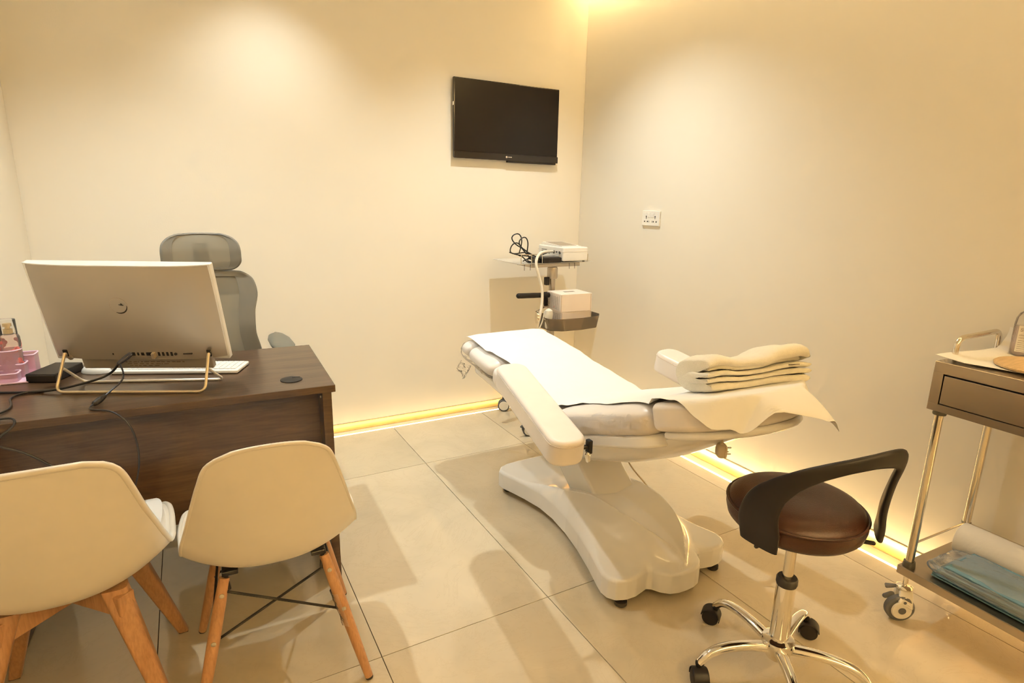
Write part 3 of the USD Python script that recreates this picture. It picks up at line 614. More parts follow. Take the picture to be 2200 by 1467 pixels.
for gx_ in np.arange(CXB-0.28, CXB+0.281, 0.006):
    for gy_ in np.arange(1.24, 2.32, 0.008):
        if inn.contains(Point(gx_, gy_)): mx.append((gx_, gy_))
def ridge_b(y):
    return interp(np.clip(y, 1.276, 2.2), BYS, BWS)
mx = np.array(mx); rb = ridge_b(mx[:, 1]); dx_ = np.abs(mx[:, 0]-CXB) - rb
mx = mx[(mx[:, 1] < 1.272) | (mx[:, 1] > 2.10) | (dx_ < -0.004) | (dx_ > 0.060)]
ex_ = []
for y in np.r_[np.arange(1.276, 1.34, 0.0025), np.arange(1.34, 2.10, 0.006)]:
    b_ = float(ridge_b(y))
    for d in (0.0, 0.0025, 0.006, 0.011, 0.018, 0.027, 0.038, 0.050):
        for sg in (-1, 1):
            q = (CXB + sg*(b_ + d), y)
            if inn.contains(Point(q)): ex_.append(q)
mx = np.vstack([mx, np.array(ex_)])
P2 = np.vstack(rings_ + [mx]); D_ = Delaunay(P2); tri = D_.simplices
cen = P2[tri].mean(1); import shapely
keep = shapely.contains_xy(poly.buffer(1e-5), cen[:, 0], cen[:, 1]); tri = tri[keep]
dd = np.array([poly.exterior.distance(Point(p)) for p in P2]); dk = np.clip(dd/BEV, 0, 1)
z2 = ZT - BEV*(1-np.sqrt(np.clip(1-(1-dk)**2, 0, 1))) + bowz(P2[:, 0], P2[:, 1])*np.clip(dd/0.02, 0, 1)
v = np.column_stack([P2, z2]); n0 = len(rings_[0]); e = np.arange(n0); e2 = (e+1) % n0
low = np.column_stack([rings_[0], np.full(n0, ZBB+0.004)]); rin = ring(poly, 0.004)
lo_c = np.array([[CXB, 1.8, ZBB]]); o1 = len(v); vb = np.vstack([v, low])
area2 = np.cross(np.append(P2[tri[:, 1]]-P2[tri[:, 0]], np.zeros((len(tri), 1)), 1), np.append(P2[tri[:, 2]]-P2[tri[:, 0]], np.zeros((len(tri), 1)), 1))[:, 2]
tri[area2 < 0] = tri[area2 < 0][:, ::-1]
sidef = np.vstack([np.stack([e, e+o1, e2+o1], 1), np.stack([e, e2+o1, e2], 1)])
botp = trimesh.creation.triangulate_polygon(Polygon(rings_[0]), engine='earcut')
bv = np.column_stack([botp[0], np.full(len(botp[0]), ZBB+0.004)]); bf = np.array(botp[1])
base = trimesh.Trimesh(np.vstack([vb, bv]), np.vstack([tri, sidef, bf+len(vb)]), process=False); trimesh.repair.fix_normals(base)
part(bed, 'base', base, 'white_gloss', smooth=42, world=True, label='glossy white wave-edged base with a raised bow')
for x, y in ((CXB-0.225, 1.345), (CXB+0.225, 1.345), (CXB-0.18, 2.25), (CXB+0.18, 2.25)):
    part(bed, 'levelling_foot', lathe([(0, 0), (0.020, 0), (0.023, 0.005), (0.022, 0.016), (0.008, 0.018), (0.008, 0.045), (0, 0.045)], (x, y, 0), 20), 'knob_dark', world=True)
# lifting column
cd = np.array([0, 0.785, 0.62]); cnn = np.array([0, -0.62, 0.785]); c0 = np.array([CXB, 1.634, 0.192])
cm = prism(rrect(0.205, 0.15, 0.012), -0.10, 0.44, 0.0)
part(bed, 'lift_column', basis(cm, c0 - cnn*0.075, (1, 0, 0), np.cross(cd, (1, 0, 0)), cd), 'white_gloss', world=True)
# upper frame: seat axis a, back axis b
SL = 0.585
ST, LT, BT = math.radians(19.5), math.radians(15.5), math.radians(6.9)
OC = np.array([BX, 1.79, 0.588]); X3 = np.array([1.0, 0, 0])
sa_, sn_ = np.array([0, -math.cos(ST), math.sin(ST)]), np.array([0, math.sin(ST), math.cos(ST)])
LO = OC + sa_*SL; la_, ln_ = np.array([0, -math.cos(LT), math.sin(LT)]), np.array([0, math.sin(LT), math.cos(LT)])
ba_, bn_ = np.array([0, math.cos(BT), math.sin(BT)]), np.array([0, -math.sin(BT), math.cos(BT)])
part(bed, 'seat_cushion', superbox(OC + sa_*0.300 - sn_*0.060, X3, sa_, sn_, 0.280, 0.286, 0.064, 9, 3.6, puff=0.05), 'leatherette', world=True)
def legpoly(g=0.0):
    hw = [(0.0, 0.262), (0.06, 0.260), (0.115, 0.240), (0.165, 0.205), (0.205, 0.160), (0.232, 0.105), (0.246, 0.05), (0.250, 0.0)]
    p = Polygon([(-a, s) for s, a in hw] + [(a, s) for s, a in hw[-2::-1]]).buffer(-0.02).buffer(0.02); return p.buffer(g) if g else p
def legput(m): return basis(m, LO + la_*0.006, X3, la_, ln_)
part(bed, 'leg_cushion', legput(prism(legpoly(), -0.086, 0.0, 0.022)), 'leatherette', smooth=50, world=True)
part(bed, 'leg_shell', legput(prism(affinity.translate(legpoly(-0.016), 0, 0.012), -0.110, -0.085, 0.011)), 'white_gloss', smooth=50, world=True)
def panring(s, w, d, top=-0.118):
    ang = np.linspace(0, np.pi, 13); o = OC + sa_*s
    pts = [o + X3*(-w*math.cos(t_)*1.0) + sn_*(top - d*(math.sin(t_)**0.7 if t_ not in (0, np.pi) else 0)) for t_ in ang]
    return np.array(pts)
pr_ = [(-0.24, 0.14, 0.006), (-0.22, 0.18, 0.050), (-0.14, 0.225, 0.086), (0.0, 0.255, 0.108), (0.15, 0.266, 0.116), (0.30, 0.266, 0.112), (0.45, 0.250, 0.090), (0.57, 0.220, 0.060), (0.66, 0.180, 0.032), (0.70, 0.15, 0.004)]
part(bed, 'seat_pan', loft([panring(*q) for q in pr_]), 'white_gloss', smooth=50, world=True)
part(bed, 'seat_rim', basis(prism(rrect(0.545, 0.59, 0.09, 0, 0.295), -0.140, -0.098, 0.010), OC, X3, sa_, sn_), 'white_gloss', smooth=50, world=True)
part(bed, 'back_cushion', superbox(OC + ba_*0.245 - bn_*0.058 + X3*(-0.003), X3, ba_, bn_, 0.262, 0.250, 0.062, 10, 3.6, puff=0.04), 'leatherette', world=True)
part(bed, 'pillow_cushion', superbox(OC + ba_*0.625 - bn_*0.054 + X3*(-0.003), X3, ba_, bn_, 0.256, 0.136, 0.060, 7, 2.6, puff=0.04), 'leatherette', world=True)
part(bed, 'head_cushion', superbox(OC + ba_*0.795 - bn_*0.052 + X3*(-0.003), X3, ba_, bn_, 0.250, 0.046, 0.056, 5, 2.6), 'leatherette', world=True)
part(bed, 'back_frame', basis(prism(rrect(0.44, 0.74, 0.06, 0, 0.40), -0.152, -0.112, 0.010), OC, X3, ba_, bn_), 'white_gloss', smooth=50, world=True)
# armrests
def armrest(p_rear, p_front, side):
    a, b = np.array(p_rear, float), np.array(p_front, float); d = b-a; Ln = np.linalg.norm(d); d /= Ln
    x = np.cross(d, (0, 0, 1)); x /= np.linalg.norm(x); n = np.cross(x, d)
    pl = rrect(0.128, Ln+0.09, 0.050, 0, Ln/2, 10)
    m = basis(prism(pl, -0.092, 0.0, 0.016), a, x, d, n)
    ar = part(bed, 'armrest', m, 'leatherette', smooth=50, world=True)
    sm = tube(np.array([(p[0], p[1], -0.017) for p in list(pl.buffer(0.0006).exterior.coords)[:-1]]), 0.0016, 6, closed=True)
    part(ar, 'piping', basis(sm, a, x, d, n), 'leather_seam', world=True)
    return a, b, d
armrest((1.085, 1.935, 0.722), (1.005, 1.430, 0.636), -1)
armrest((1.795, 1.80, 0.738), (1.850, 1.33, 0.655), 1)
for x, y, z in ((1.118, 1.455, 0.555), (1.728, 1.455, 0.575)):
    bk = part(bed, 'armrest_bracket', cat(rbox((x-0.010, y-0.012, z-0.012), (x+0.006, y+0.012, z+0.036), 0.004), hull(((x-0.002, y, z+0.010), 0.008), ((x-0.035*(1 if x < BX else -1), y+0.01, z+0.012), 0.008))), 'black_metal', world=True)
    part(bk, 'lever', hull(((x-0.010, y-0.004, z-0.012), 0.010), ((x-0.008, y-0.006, z-0.036), 0.007)), 'chrome', world=True)
part(bed, 'power_cord', tube(smooth_path([(1.525, 1.86, 0.43), (1.548, 1.80, 0.35), (1.560, 1.72, 0.27), (1.575, 1.66, 0.23), (1.62, 1.66, 0.16), (1.70, 1.68, 0.05), (1.77, 1.70, 0.005), (1.81, 1.67, 0.005), (1.79, 1.61, 0.005), (1.75, 1.66, 0.012), (1.77, 1.74, 0.005), (1.80, 1.80, 0.005)], 70), 0.0034, 8), 'cord_beige', world=True)

# paper sheet on the bed
U = np.linspace(-1, 1, 57)
def sheet_row(s):
    if s < 0:   # on the back
        k = -s; c_ = OC + ba_*k + X3*(-0.003); ax, nn, hwid = ba_, bn_, 0.262
        uL, uR = -0.205 - 0.020*math.sin(9*k+1.0), 0.246 + 0.008*math.sin(14*k)
        if k > 0.60: uL = -0.215
        off = 0.0065 + (0.005 if k > 0.45 else 0.005*max(0, (k-0.38)/0.07))
        drop = 0
        if k > 0.835: drop = (k-0.835)*0.8
        return c_, nn, uL, uR, 0.40, off - drop
    if s < SL:
        f_ = s/SL; c_ = OC + sa_*s; return c_, sn_, -0.212 - 0.035*f_**3 - 0.008*math.sin(22*s), 0.248, 0.40, 0.0065
    k = s-SL; c_ = LO + la_*k; nn = ln_
    hwid = float(interp(min(k, 0.27), [0, 0.08, 0.14, 0.20, 0.24, 0.27], [0.262, 0.255, 0.225, 0.175, 0.120, 0.080]))
    uL = -float(interp(k, [0, 0.10, 0.14, 0.18, 0.215, 0.25, 0.30, 0.34, 0.375, 0.41], [0.247, 0.250, 0.256, 0.272, 0.282, 0.248, 0.195, 0.10, 0.0, -0.06]))
    uR = float(interp(k, [0, 0.12, 0.20, 0.27, 0.33, 0.41], [0.25, 0.25, 0.24, 0.215, 0.185, 0.14]))
    return c_, nn, uL, uR, hwid, 0.012
S = np.r_[np.linspace(-0.85, -0.02, 44), np.linspace(0.0, SL-0.015, 34), np.linspace(SL+0.005, SL+0.41, 42)]
G = []
for s in S:
    c_, nn, uL, uR, hw_, off = sheet_row(s)
    row = []
    for u in U:
        x = uL + (uR-uL)*(u+1)/2
        ee = abs(x)-hw_; lat = x; drop = 0.0
        if ee > 0: lat = math.copysign(hw_ + 0.45*ee + 0.012*(1-math.exp(-ee/0.012)), x); drop = max(0, ee - 0.010*(1-math.exp(-ee/0.01)))*0.72
        if s < SL:
            q = min(abs(x)/(0.266 if s < 0 else 0.285), 0.999); sh_ = (1-q**3.6)**(1/3.6)
            off_ = (-0.058+0.062*(1+0.032*(1-q*q))*sh_ + 0.0045 + max(0, off-0.0065)) if s < 0 else (-0.060+0.064*(1+0.04*(1-q*q))*sh_ + 0.0045)
            if s < -0.83: off_ = min(off_, off)
        else: off_ = off
        p = c_ + X3*lat + nn*off_; p = p - np.array([0, 0, drop])
        if s > SL+0.258:
            q = s-SL-0.258; fl_x = x/0.25
            p = p - la_*(q*0.25) - np.array([0, 0, 1.0])*(0.50*q + 1.2*q*q) + X3*0.05*q
        amp = 0.003 if s < 0 else 0.004
        edge = abs(u)**6
        p = p + nn*((meshkit.noise(np.array([[x*9+3, s*9, 1.3]]))[0]-0.5)*amp*1.4 + edge*(meshkit.noise(np.array([[3.1, s*24, 5.0 if u > 0 else 9.0]]))[0]-0.35)*(0.006 if s < SL else 0.012))
        row.append(p)
    G.append(row)
sh = single('paper_sheet', 'white disposable paper sheet laid along the treatment bed and hanging over its foot end', 'sheet', sheet(np.array(G), 0.0008), 'paper', smooth=60, loc=(BX, 1.7, 0.6))
# clear film wrapped over seat and head
pcv = thing('plastic_cover', 'crinkled clear plastic film stretched over the seat and head cushions of the bed', 'plastic cover', (BX, 1.8, 0.5))
def film(o, ax, ay, hx, hy, hz, seed):
    m = superbox(o, X3, ax, ay, hx, hy, hz, 8, 3.4, n=40, puff=0.03); p = np.array(m.vertices)
    nrm = np.array(m.vertex_normals); k = (meshkit.fbm(p*np.array([22, 40, 40]), 3, seed)-0.5)*0.016
    return trimesh.Trimesh(p + nrm*np.maximum(k, -0.001)[:, None], m.faces, process=False)
part(pcv, 'seat_film', film(OC + sa_*0.296 - sn_*0.064, sa_, sn_, 0.284, 0.291, 0.0635, 4), 'film_wrap', smooth=60, world=True)
part(pcv, 'head_film', film(OC + ba_*0.665 - bn_*0.057 + X3*(-0.003), ba_, bn_, 0.262, 0.185, 0.0600, 8), 'film_soft', smooth=60, world=True)
tail = np.zeros((9, 12, 3))
for i in range(9):
    for j in range(12):
        q = j/11; p = OC + ba_*(0.79-0.10*i/8) + X3*(-0.268) - bn_*0.10
        tail[i, j] = p + np.array([-0.012*math.sin(3*q+i*0.6)-0.01*q, 0.02*q, -0.085*q*(1-0.25*abs(i-4)/4)]) + np.array([0.006*math.sin(i*2.1+q*5), 0, 0])
part(pcv, 'loose_film', sheet(tail, 0.0006), 'film_wrap', smooth=60, world=True)
# folded blanket: folds seen in profile on the left end, long fold edges along the front
bl = thing('folded_blanket', 'thick cream towelling blanket folded in layers on the raised foot end of the bed', 'blanket', (1.288, 1.105, 0.834), -9.5)
def ribbon(path, th, x0, x1, n=56, m=44, seed=0, amp=0.006):
    c_ = smooth_path(np.array([(0, a, b) for a, b in path], float), n)
    t_ = np.gradient(c_, axis=0); t_ /= np.linalg.norm(t_, axis=1, keepdims=True); nn = np.stack([t_[:, 0]*0, -t_[:, 2], t_[:, 1]], 1)
    tk = np.full(n, th); tk[:3] = th*np.array([0.55, 0.8, 0.95]); tk[-3:] = th*np.array([0.95, 0.8, 0.55])
    rings = []
    for x, sh in [(x0-0.009, 0.35), (x0-0.005, 0.8)] + [(x, 1.0) for x in np.linspace(x0, x1, m)] + [(x1+0.005, 0.8), (x1+0.009, 0.35)]:
        q = np.vstack([c_ + nn*(tk/2*sh)[:, None], (c_ - nn*(tk/2*sh)[:, None])[::-1]]); q[:, 0] = x
        rings.append(q)
    mesh = loft(rings); p = np.array(mesh.vertices)
    fx = np.clip(p[:, 0]/0.36, 0, 1); hz_ = np.clip(p[:, 2]/0.11, 0, 1.2)
    p[:, 2] += hz_**1.4*interp(fx, [0, 0.12, 0.30, 0.5, 0.72, 0.88, 1.0], [-0.004, 0.006, -0.012, -0.008, 0.016, 0.020, 0.006]) 
    p[:, 1] += 0.010*np.sin(fx*5+seed)*hz_
    p = p + (np.stack([meshkit.fbm(p*np.array([9, 16, 16])+7*k, 3, seed+k) for k in range(3)], 1)-0.5)*np.array([amp, amp*1.8, amp*1.8])
    p = p + (np.stack([meshkit.noise(p*260+7*k, seed+k+20) for k in range(3)], 1)-0.5)*0.0016
    return trimesh.Trimesh(p, mesh.faces, process=False)
def tilt(m):
    m = xf(m); m.apply_scale((1.0, 1.0, 0.88)); return xf(m, (0, 0, 0.004), rx=-15.5)
part(bl, 'outer_fold', tilt(ribbon([(0.004, 0.016), (0.06, 0.013), (0.12, 0.014), (0.152, 0.034), (0.158, 0.064), (0.140, 0.094), (0.10, 0.104), (0.05, 0.104), (0.012, 0.098), (0.000, 0.084)], 0.026, 0.0, 0.350, seed=1)), 'towel', smooth=70)
part(bl, 'inner_fold', tilt(ribbon([(0.008, 0.038), (0.06, 0.037), (0.11, 0.040), (0.124, 0.050), (0.11, 0.060), (0.06, 0.059), (0.006, 0.058)], 0.016, -0.012, 0.362, seed=5, amp=0.005)), 'towel', smooth=70)
part(bl, 'middle_fold', tilt(ribbon([(0.020, 0.078), (0.06, 0.080), (0.10, 0.080), (0.126, 0.072)], 0.020, 0.006, 0.340, seed=9, amp=0.004)), 'towel', smooth=70)
part(bl, 'care_tag', tilt(rbox((0.285, -0.012, 0.066), (0.308, 0.012, 0.0685), 0.001)), 'print_grey', label='small grey care tag')
# hanging plug
PGX, PGY, PGZ = 1.352, 1.115, 0.682
pg = thing('power_plug', 'beige three-pin plug dangling on its cord under the foot end of the bed', 'plug', (PGX, PGY, PGZ-0.05))
part(pg, 'cord', tube(smooth_path([(PGX-0.006, PGY+0.012, PGZ+0.050), (PGX-0.004, PGY+0.006, PGZ+0.02), (PGX, PGY, PGZ), (PGX, PGY, PGZ-0.006)], 14), 0.0026, 8), 'cord_beige', world=True)
part(pg, 'strain_relief', lathe([(0, 0.010), (0.0036, 0.010), (0.0055, -0.018), (0.0075, -0.022), (0, -0.022)], (PGX, PGY, PGZ), 14), 'cord_beige', world=True)
PQ, PR_ = np.array([0.89, -0.45, 0]), np.array([0.45, 0.89, 0]); pc_ = np.array([PGX, PGY, PGZ-0.040])
part(pg, 'body', superbox(pc_, PQ, (0, 0, 1), -PR_, 0.014, 0.023, 0.018, 2.6, 3, n=12), 'cord_beige', world=True)
part(pg, 'face_plate', superbox(pc_ + PQ*0.010, PQ, (0, 0, 1), -PR_, 0.004, 0.021, 0.020, 4, 4, n=10), 'cord_beige', world=True)
for dz, dl, sd in ((0.009, 0.016, 0), (-0.008, 0.013, 0.008), (-0.008, 0.013, -0.008)):
    q = pc_ + PQ*0.014 + PR_*sd + Z_*dz
    part(pg, 'pin', hull((q, 0.002), (q + PQ*dl, 0.002)), 'bolt_steel', world=True)

# ------------------------------------------------------------------ instrument cart behind the bed
ct = thing('instrument_cart', 'slim metal cart with a glass tray and a basket, in the corner behind the bed', 'cart', (1.94, 3.02, 0))
PX, PY = 1.962, 3.02
part(ct, 'pole', cat(lathe([(0, 0.10), (0.024, 0.10), (0.024, 0.62), (0, 0.62)], (PX, PY, 0), 24), lathe([(0, 0.60), (0.0195, 0.60), (0.0195, 0.955), (0, 0.955)], (PX, PY, 0), 24)), 'pole_metal', world=True)
part(ct, 'collar', lathe([(0, 0.905), (0.030, 0.905), (0.033, 0.912), (0.033, 0.968), (0.028, 0.976), (0, 0.976)], (PX, PY, 0), 28), 'pole_metal', world=True)
part(ct, 'clamp_knob', rbox((PX-0.055, PY-0.018, 0.865), (PX-0.028, PY+0.012, 0.915), 0.006), 'black_plastic', world=True)
TZ = 1.006
part(ct, 'tray_support', rbox((PX-0.165, PY-0.03, TZ-0.028), (PX+0.185, PY+0.16, TZ-0.006), 0.004), 'pole_metal', world=True)
part(ct, 'glass_tray', cbox((1.690, 2.965, TZ-0.003), (2.225, 3.30, TZ+0.001), 0.001), 'glass_tray', world=True)
for x0 in (1.705, 2.185):
    rl = [(x0, 2.965, TZ+0.001), (x0, 2.965, TZ+0.050), (x0, 3.27, TZ+0.050), (x0, 3.27, TZ+0.001)] if x0 > 2 else [(x0+0.14, 2.955, TZ+0.001), (x0+0.14, 2.955, TZ+0.055), (x0, 2.965, TZ+0.055), (x0, 2.965, TZ+0.001)]
    rp = part(ct, 'tray_rail', tube(fillet(rl, 0.008, 4), 0.0026, 8), 'steel_tube', world=True)
    part(rp, 'rail_post', rod((x0 + (0.07 if x0 < 2 else 0), 2.962 if x0 < 2 else 3.10, TZ), (x0 + (0.07 if x0 < 2 else 0), 2.962 if x0 < 2 else 3.10, TZ+0.052), 0.0024), 'steel_tube', world=True)
for x in (1.735, 1.775, 2.055, 2.095):
    part(ct, 'tray_screw', rod((x, 2.975, TZ-0.04), (x, 2.975, TZ-0.004), 0.0014), 'black_metal', world=True)
part(ct, 'push_handle', cat(hull(((1.640, 2.87, 0.836), 0.0155), ((PX-0.02, 2.95, 0.814), 0.0155)), hull(((PX-0.11, 2.93, 0.815), 0.013), ((PX-0.085, 2.95, 0.755), 0.013)), rbox((PX-0.075, PY-0.075, 0.745), (PX-0.018, PY-0.02, 0.828), 0.006)), 'black_plastic', world=True)
bq = [(-0.195, -0.11), (-0.12, -0.155), (0.03, -0.165), (0.17, -0.145), (0.215, -0.09), (0.215, 0.06), (-0.195, 0.06)]
bpoly = Polygon([(a*0.94+1.982, b+2.905) for a, b in bq]).buffer(-0.03).buffer(0.03)
def taper(p, z0, z1, sc0, thick):
    c_ = p.centroid; a = affinity.scale(p, sc0, sc0, origin=c_); n = 72
    def rg(q, z): L_ = q.exterior.length; return np.array([(*q.exterior.interpolate(k/n*L_).coords[0], z) for k in range(n)])
    return loft([rg(a.buffer(-0.02), z0+0.003), rg(a.buffer(-0.02), z0), rg(a, z0), rg(p, z1), rg(p.buffer(-thick), z1), rg(a.buffer(-thick), z0+0.004), rg(a.buffer(-0.02), z0+0.004)])
BZ0 = 0.628
bs = part(ct, 'basket', taper(bpoly, BZ0, BZ0+0.074, 0.92, 0.003), 'smoked_plastic', world=True)
part(bs, 'basket_floor', prism(affinity.scale(bpoly, 0.88, 0.88), BZ0+0.004, BZ0+0.007), 'smoked_plastic', world=True)
part(ct, 'holder_ring', cat(lathe([(0.020, -0.006), (0.034, -0.006), (0.034, 0.006), (0.020, 0.006)], (1.762, 2.86, 0.70), 24, (1, -0.3, 0)), rod((1.762, 2.87, 0.735), (PX-0.02, PY-0.02, 0.75), 0.005)), 'chrome', world=True)
part(ct, 'cross_rod', rod((PX-0.12, 2.94, 0.748), (PX+0.02, 2.945, 0.742), 0.006), 'steel_tube', world=True)
casters = [(1.752, 3.235), (1.686, 2.795), (2.14, 3.235), (2.20, 2.795)]
for x, y in casters:
    part(ct, 'base_leg', hull(((PX, PY, 0.105), 0.022), ((x, y, 0.098), 0.011)), 'pole_metal', world=True)
    ax_ = (0.50, 0.866, 0) if y > 3 else (0.35, 0.937, 0)
    ca_ = part(ct, 'caster', cat(*[lathe([(0.012, -0.009), (0.036, -0.009), (0.040, -0.004), (0.040, 0.004), (0.036, 0.009), (0.012, 0.009)], np.array([x, y, 0.040]) + np.array(ax_)*sg*0.015, 28, ax_) for sg in (-1, 1)], hull(((x, y, 0.075), 0.012), ((x, y, 0.092), 0.011))), 'grey_rubber', world=True)
    part(ca_, 'hub_cap', cat(*[lathe([(0, -0.0105), (0.030, -0.0105), (0.032, -0.008), (0.032, 0.008), (0.030, 0.0105), (0, 0.0105)], np.array([x, y, 0.040]) + np.array(ax_)*sg*0.015, 28, ax_) for sg in (-1, 1)]), 'caster_white', world=True)
    if y < 3:
        part(ca_, 'brake_pedal', hull(((x-0.03, y-0.005, 0.078), 0.008), ((x-0.062, y-0.015, 0.070), 0.006)), 'grey_rubber', world=True)
dv = thing('treatment_device', 'white box-shaped treatment device with a slanted display on the glass tray of the cart', 'device', (2.09, 3.1, TZ+0.002))
dx0, dx1, dy0, dy1, dz1 = 1.992, 2.180, 2.955, 3.245, 0.092
part(dv, 'housing', rbox((dx0, dy0, TZ+0.008), (dx1, dy1, TZ+dz1), 0.010, 3), 'white_plastic', world=True)
part(dv, 'seam', cbox((dx0-0.0006, dy0-0.0006, TZ+0.064), (dx1+0.0006, dy1+0.0006, TZ+0.0655), 0.0002), 'carton_side', world=True)
dt = loft([np.array([(dx0+0.012, dy0+0.03, TZ+dz1-0.004), (dx1-0.035, dy0+0.03, TZ+dz1-0.004), (dx1-0.035, dy1-0.01, TZ+dz1-0.004), (dx0+0.012, dy1-0.01, TZ+dz1-0.004)]),
           np.array([(dx0+0.012, dy0+0.031, TZ+dz1+0.004), (dx1-0.035, dy0+0.031, TZ+dz1+0.004), (dx1-0.035, dy1-0.03, TZ+dz1+0.018), (dx0+0.012, dy1-0.03, TZ+dz1+0.018)])])
cns = part(dv, 'console', dt, 'white_plastic', smooth=False, world=True)
sn0 = np.array([0, -0.036, 0.229]); sdir = np.array([0, dy1-0.03-(dy0+0.031), 0.014]); sl_ = np.linalg.norm(sdir); sdir /= sl_
dn = np.cross((1, 0, 0), sdir)
part(cns, 'display', basis(cbox((0.012, 0.03, 0.0002), (dx1-dx0-0.047-0.012, sl_-0.02, 0.0015), 0.0004), (dx0+0.012, dy0+0.031, TZ+dz1+0.004), (1, 0, 0), sdir, dn), 'device_screen', world=True)
for k, (yy, zz, r) in enumerate(((2.99, 0.058, 0.009), (3.025, 0.060, 0.005), (3.055, 0.058, 0.010), (3.11, 0.050, 0.007))):
    part(dv, 'port', lathe([(0, 0), (r, 0), (r, 0.003), (r*0.5, 0.003), (r*0.5, 0.001), (0, 0.001)], (dx0-0.0005, yy, TZ+zz), 16, (-1, 0, 0)), 'grey_rubber', world=True)
part(dv, 'vent', cat(*[cbox((dx0-0.001, 3.14, TZ+0.044+0.010*k), (dx0+0.001, 3.20, TZ+0.048+0.010*k), 0.0003) for k in range(3)]), 'grey_rubber', world=True)
part(dv, 'rubber_foot', cat(*[lathe([(0, 0), (0.008, 0), (0.008, 0.008), (0, 0.008)], (x, y, TZ+0.0012), 12) for x in (dx0+0.02, dx1-0.02) for y in (dy0+0.02, dy1-0.02)]), 'grey_rubber', world=True)
hs = thing('foot_pedal', 'flat black pedal box lying on the glass tray in front of the white device', 'pedal', (1.90, 2.98, TZ+0.002))
part(hs, 'case', rbox((1.845, 2.952, TZ+0.0015), (1.985, 3.03, TZ+0.034), 0.008), 'black_plastic', world=True)
part(hs, 'tread', rbox((1.86, 2.96, TZ+0.033), (1.97, 3.02, TZ+0.039), 0.003), 'grey_rubber', world=True)
cb = thing('cable_bundle', 'tangle of black cables looped up at the end of the glass tray', 'cable', (1.75, 3.0, TZ+0.002))
pr = random.Random(5)
base_ = [(1.86, 2.99, TZ+0.010), (1.80, 2.98, TZ+0.012), (1.74, 2.985, TZ+0.035)]
lps = [[(1.86, 3.02, TZ+0.03), (1.80, 3.01, TZ+0.05), (1.74, 3.0, TZ+0.085), (1.675, 2.99, TZ+0.12), (1.655, 2.99, TZ+0.155), (1.69, 2.99, TZ+0.175), (1.725, 3.0, TZ+0.145), (1.72, 3.0, TZ+0.09), (1.71, 3.0, TZ+0.058)],
       [(1.85, 2.98, TZ+0.02), (1.78, 2.97, TZ+0.055), (1.71, 2.965, TZ+0.095), (1.69, 2.965, TZ+0.13), (1.73, 2.97, TZ+0.155), (1.755, 2.975, TZ+0.12), (1.755, 2.98, TZ+0.06), (1.79, 2.985, TZ+0.02)],
       [(1.83, 3.02, TZ+0.035), (1.76, 3.02, TZ+0.062), (1.70, 3.01, TZ+0.058), (1.652, 3.0, TZ+0.072), (1.66, 3.0, TZ+0.105), (1.69, 3.0, TZ+0.122), (1.73, 3.01, TZ+0.095), (1.77, 3.01, TZ+0.05)],
       [(1.84, 2.995, TZ+0.012), (1.78, 2.99, TZ+0.040), (1.70, 2.985, TZ+0.052), (1.635, 2.98, TZ+0.070)],
       [(1.70, 2.985, TZ+0.050), (1.735, 2.99, TZ+0.035), (1.77, 3.0, TZ+0.008), (1.83, 3.01, TZ+0.010), (1.85, 3.05, TZ+0.01)],
       [(1.76, 3.04, TZ+0.008), (1.80, 3.02, TZ+0.024), (1.835, 2.98, TZ+0.012), (1.80, 2.96, TZ+0.008), (1.765, 2.985, TZ+0.016), (1.80, 3.03, TZ+0.03), (1.85, 3.06, TZ+0.03), (1.97, 3.08, TZ+0.055)]]
for l_ in lps:
    part(cb, 'cable', tube(smooth_path(l_, 44), 0.0036, 7), 'cord_black', world=True)
part(cb, 'connector', cat(hull(((1.80, 2.985, TZ+0.020), 0.009), ((1.85, 2.99, TZ+0.018), 0.008)), hull(((1.79, 3.01, TZ+0.034), 0.008), ((1.84, 3.01, TZ+0.030), 0.008))), 'grey_rubber', world=True)
hz = thing('suction_hose', 'pale flexible hose running from the device down the cart pole towards the bed', 'hose', (1.85, 2.93, 0.6))
part(hz, 'hose', tube(smooth_path([(1.985, 3.06, TZ+0.060), (1.90, 3.00, TZ+0.066), (1.81, 2.945, TZ+0.050), (1.785, 2.925, TZ+0.020), (1.800, 2.91, 0.93), (1.815, 2.90, 0.86), (1.812, 2.89, 0.80), (1.790, 2.87, 0.72), (1.770, 2.86, 0.665), (1.762, 2.86, 0.60), (1.79, 2.88, 0.50), (1.87, 2.92, 0.36)], 80), 0.0085, 10), 'hose_plastic', world=True)
part(hz, 'thin_tube', tube(smooth_path([(1.812, 2.86, 0.735), (1.790, 2.85, 0.67), (1.765, 2.85, 0.62), (1.76, 2.87, 0.52)], 24), 0.004, 8), 'hose_plastic', world=True)
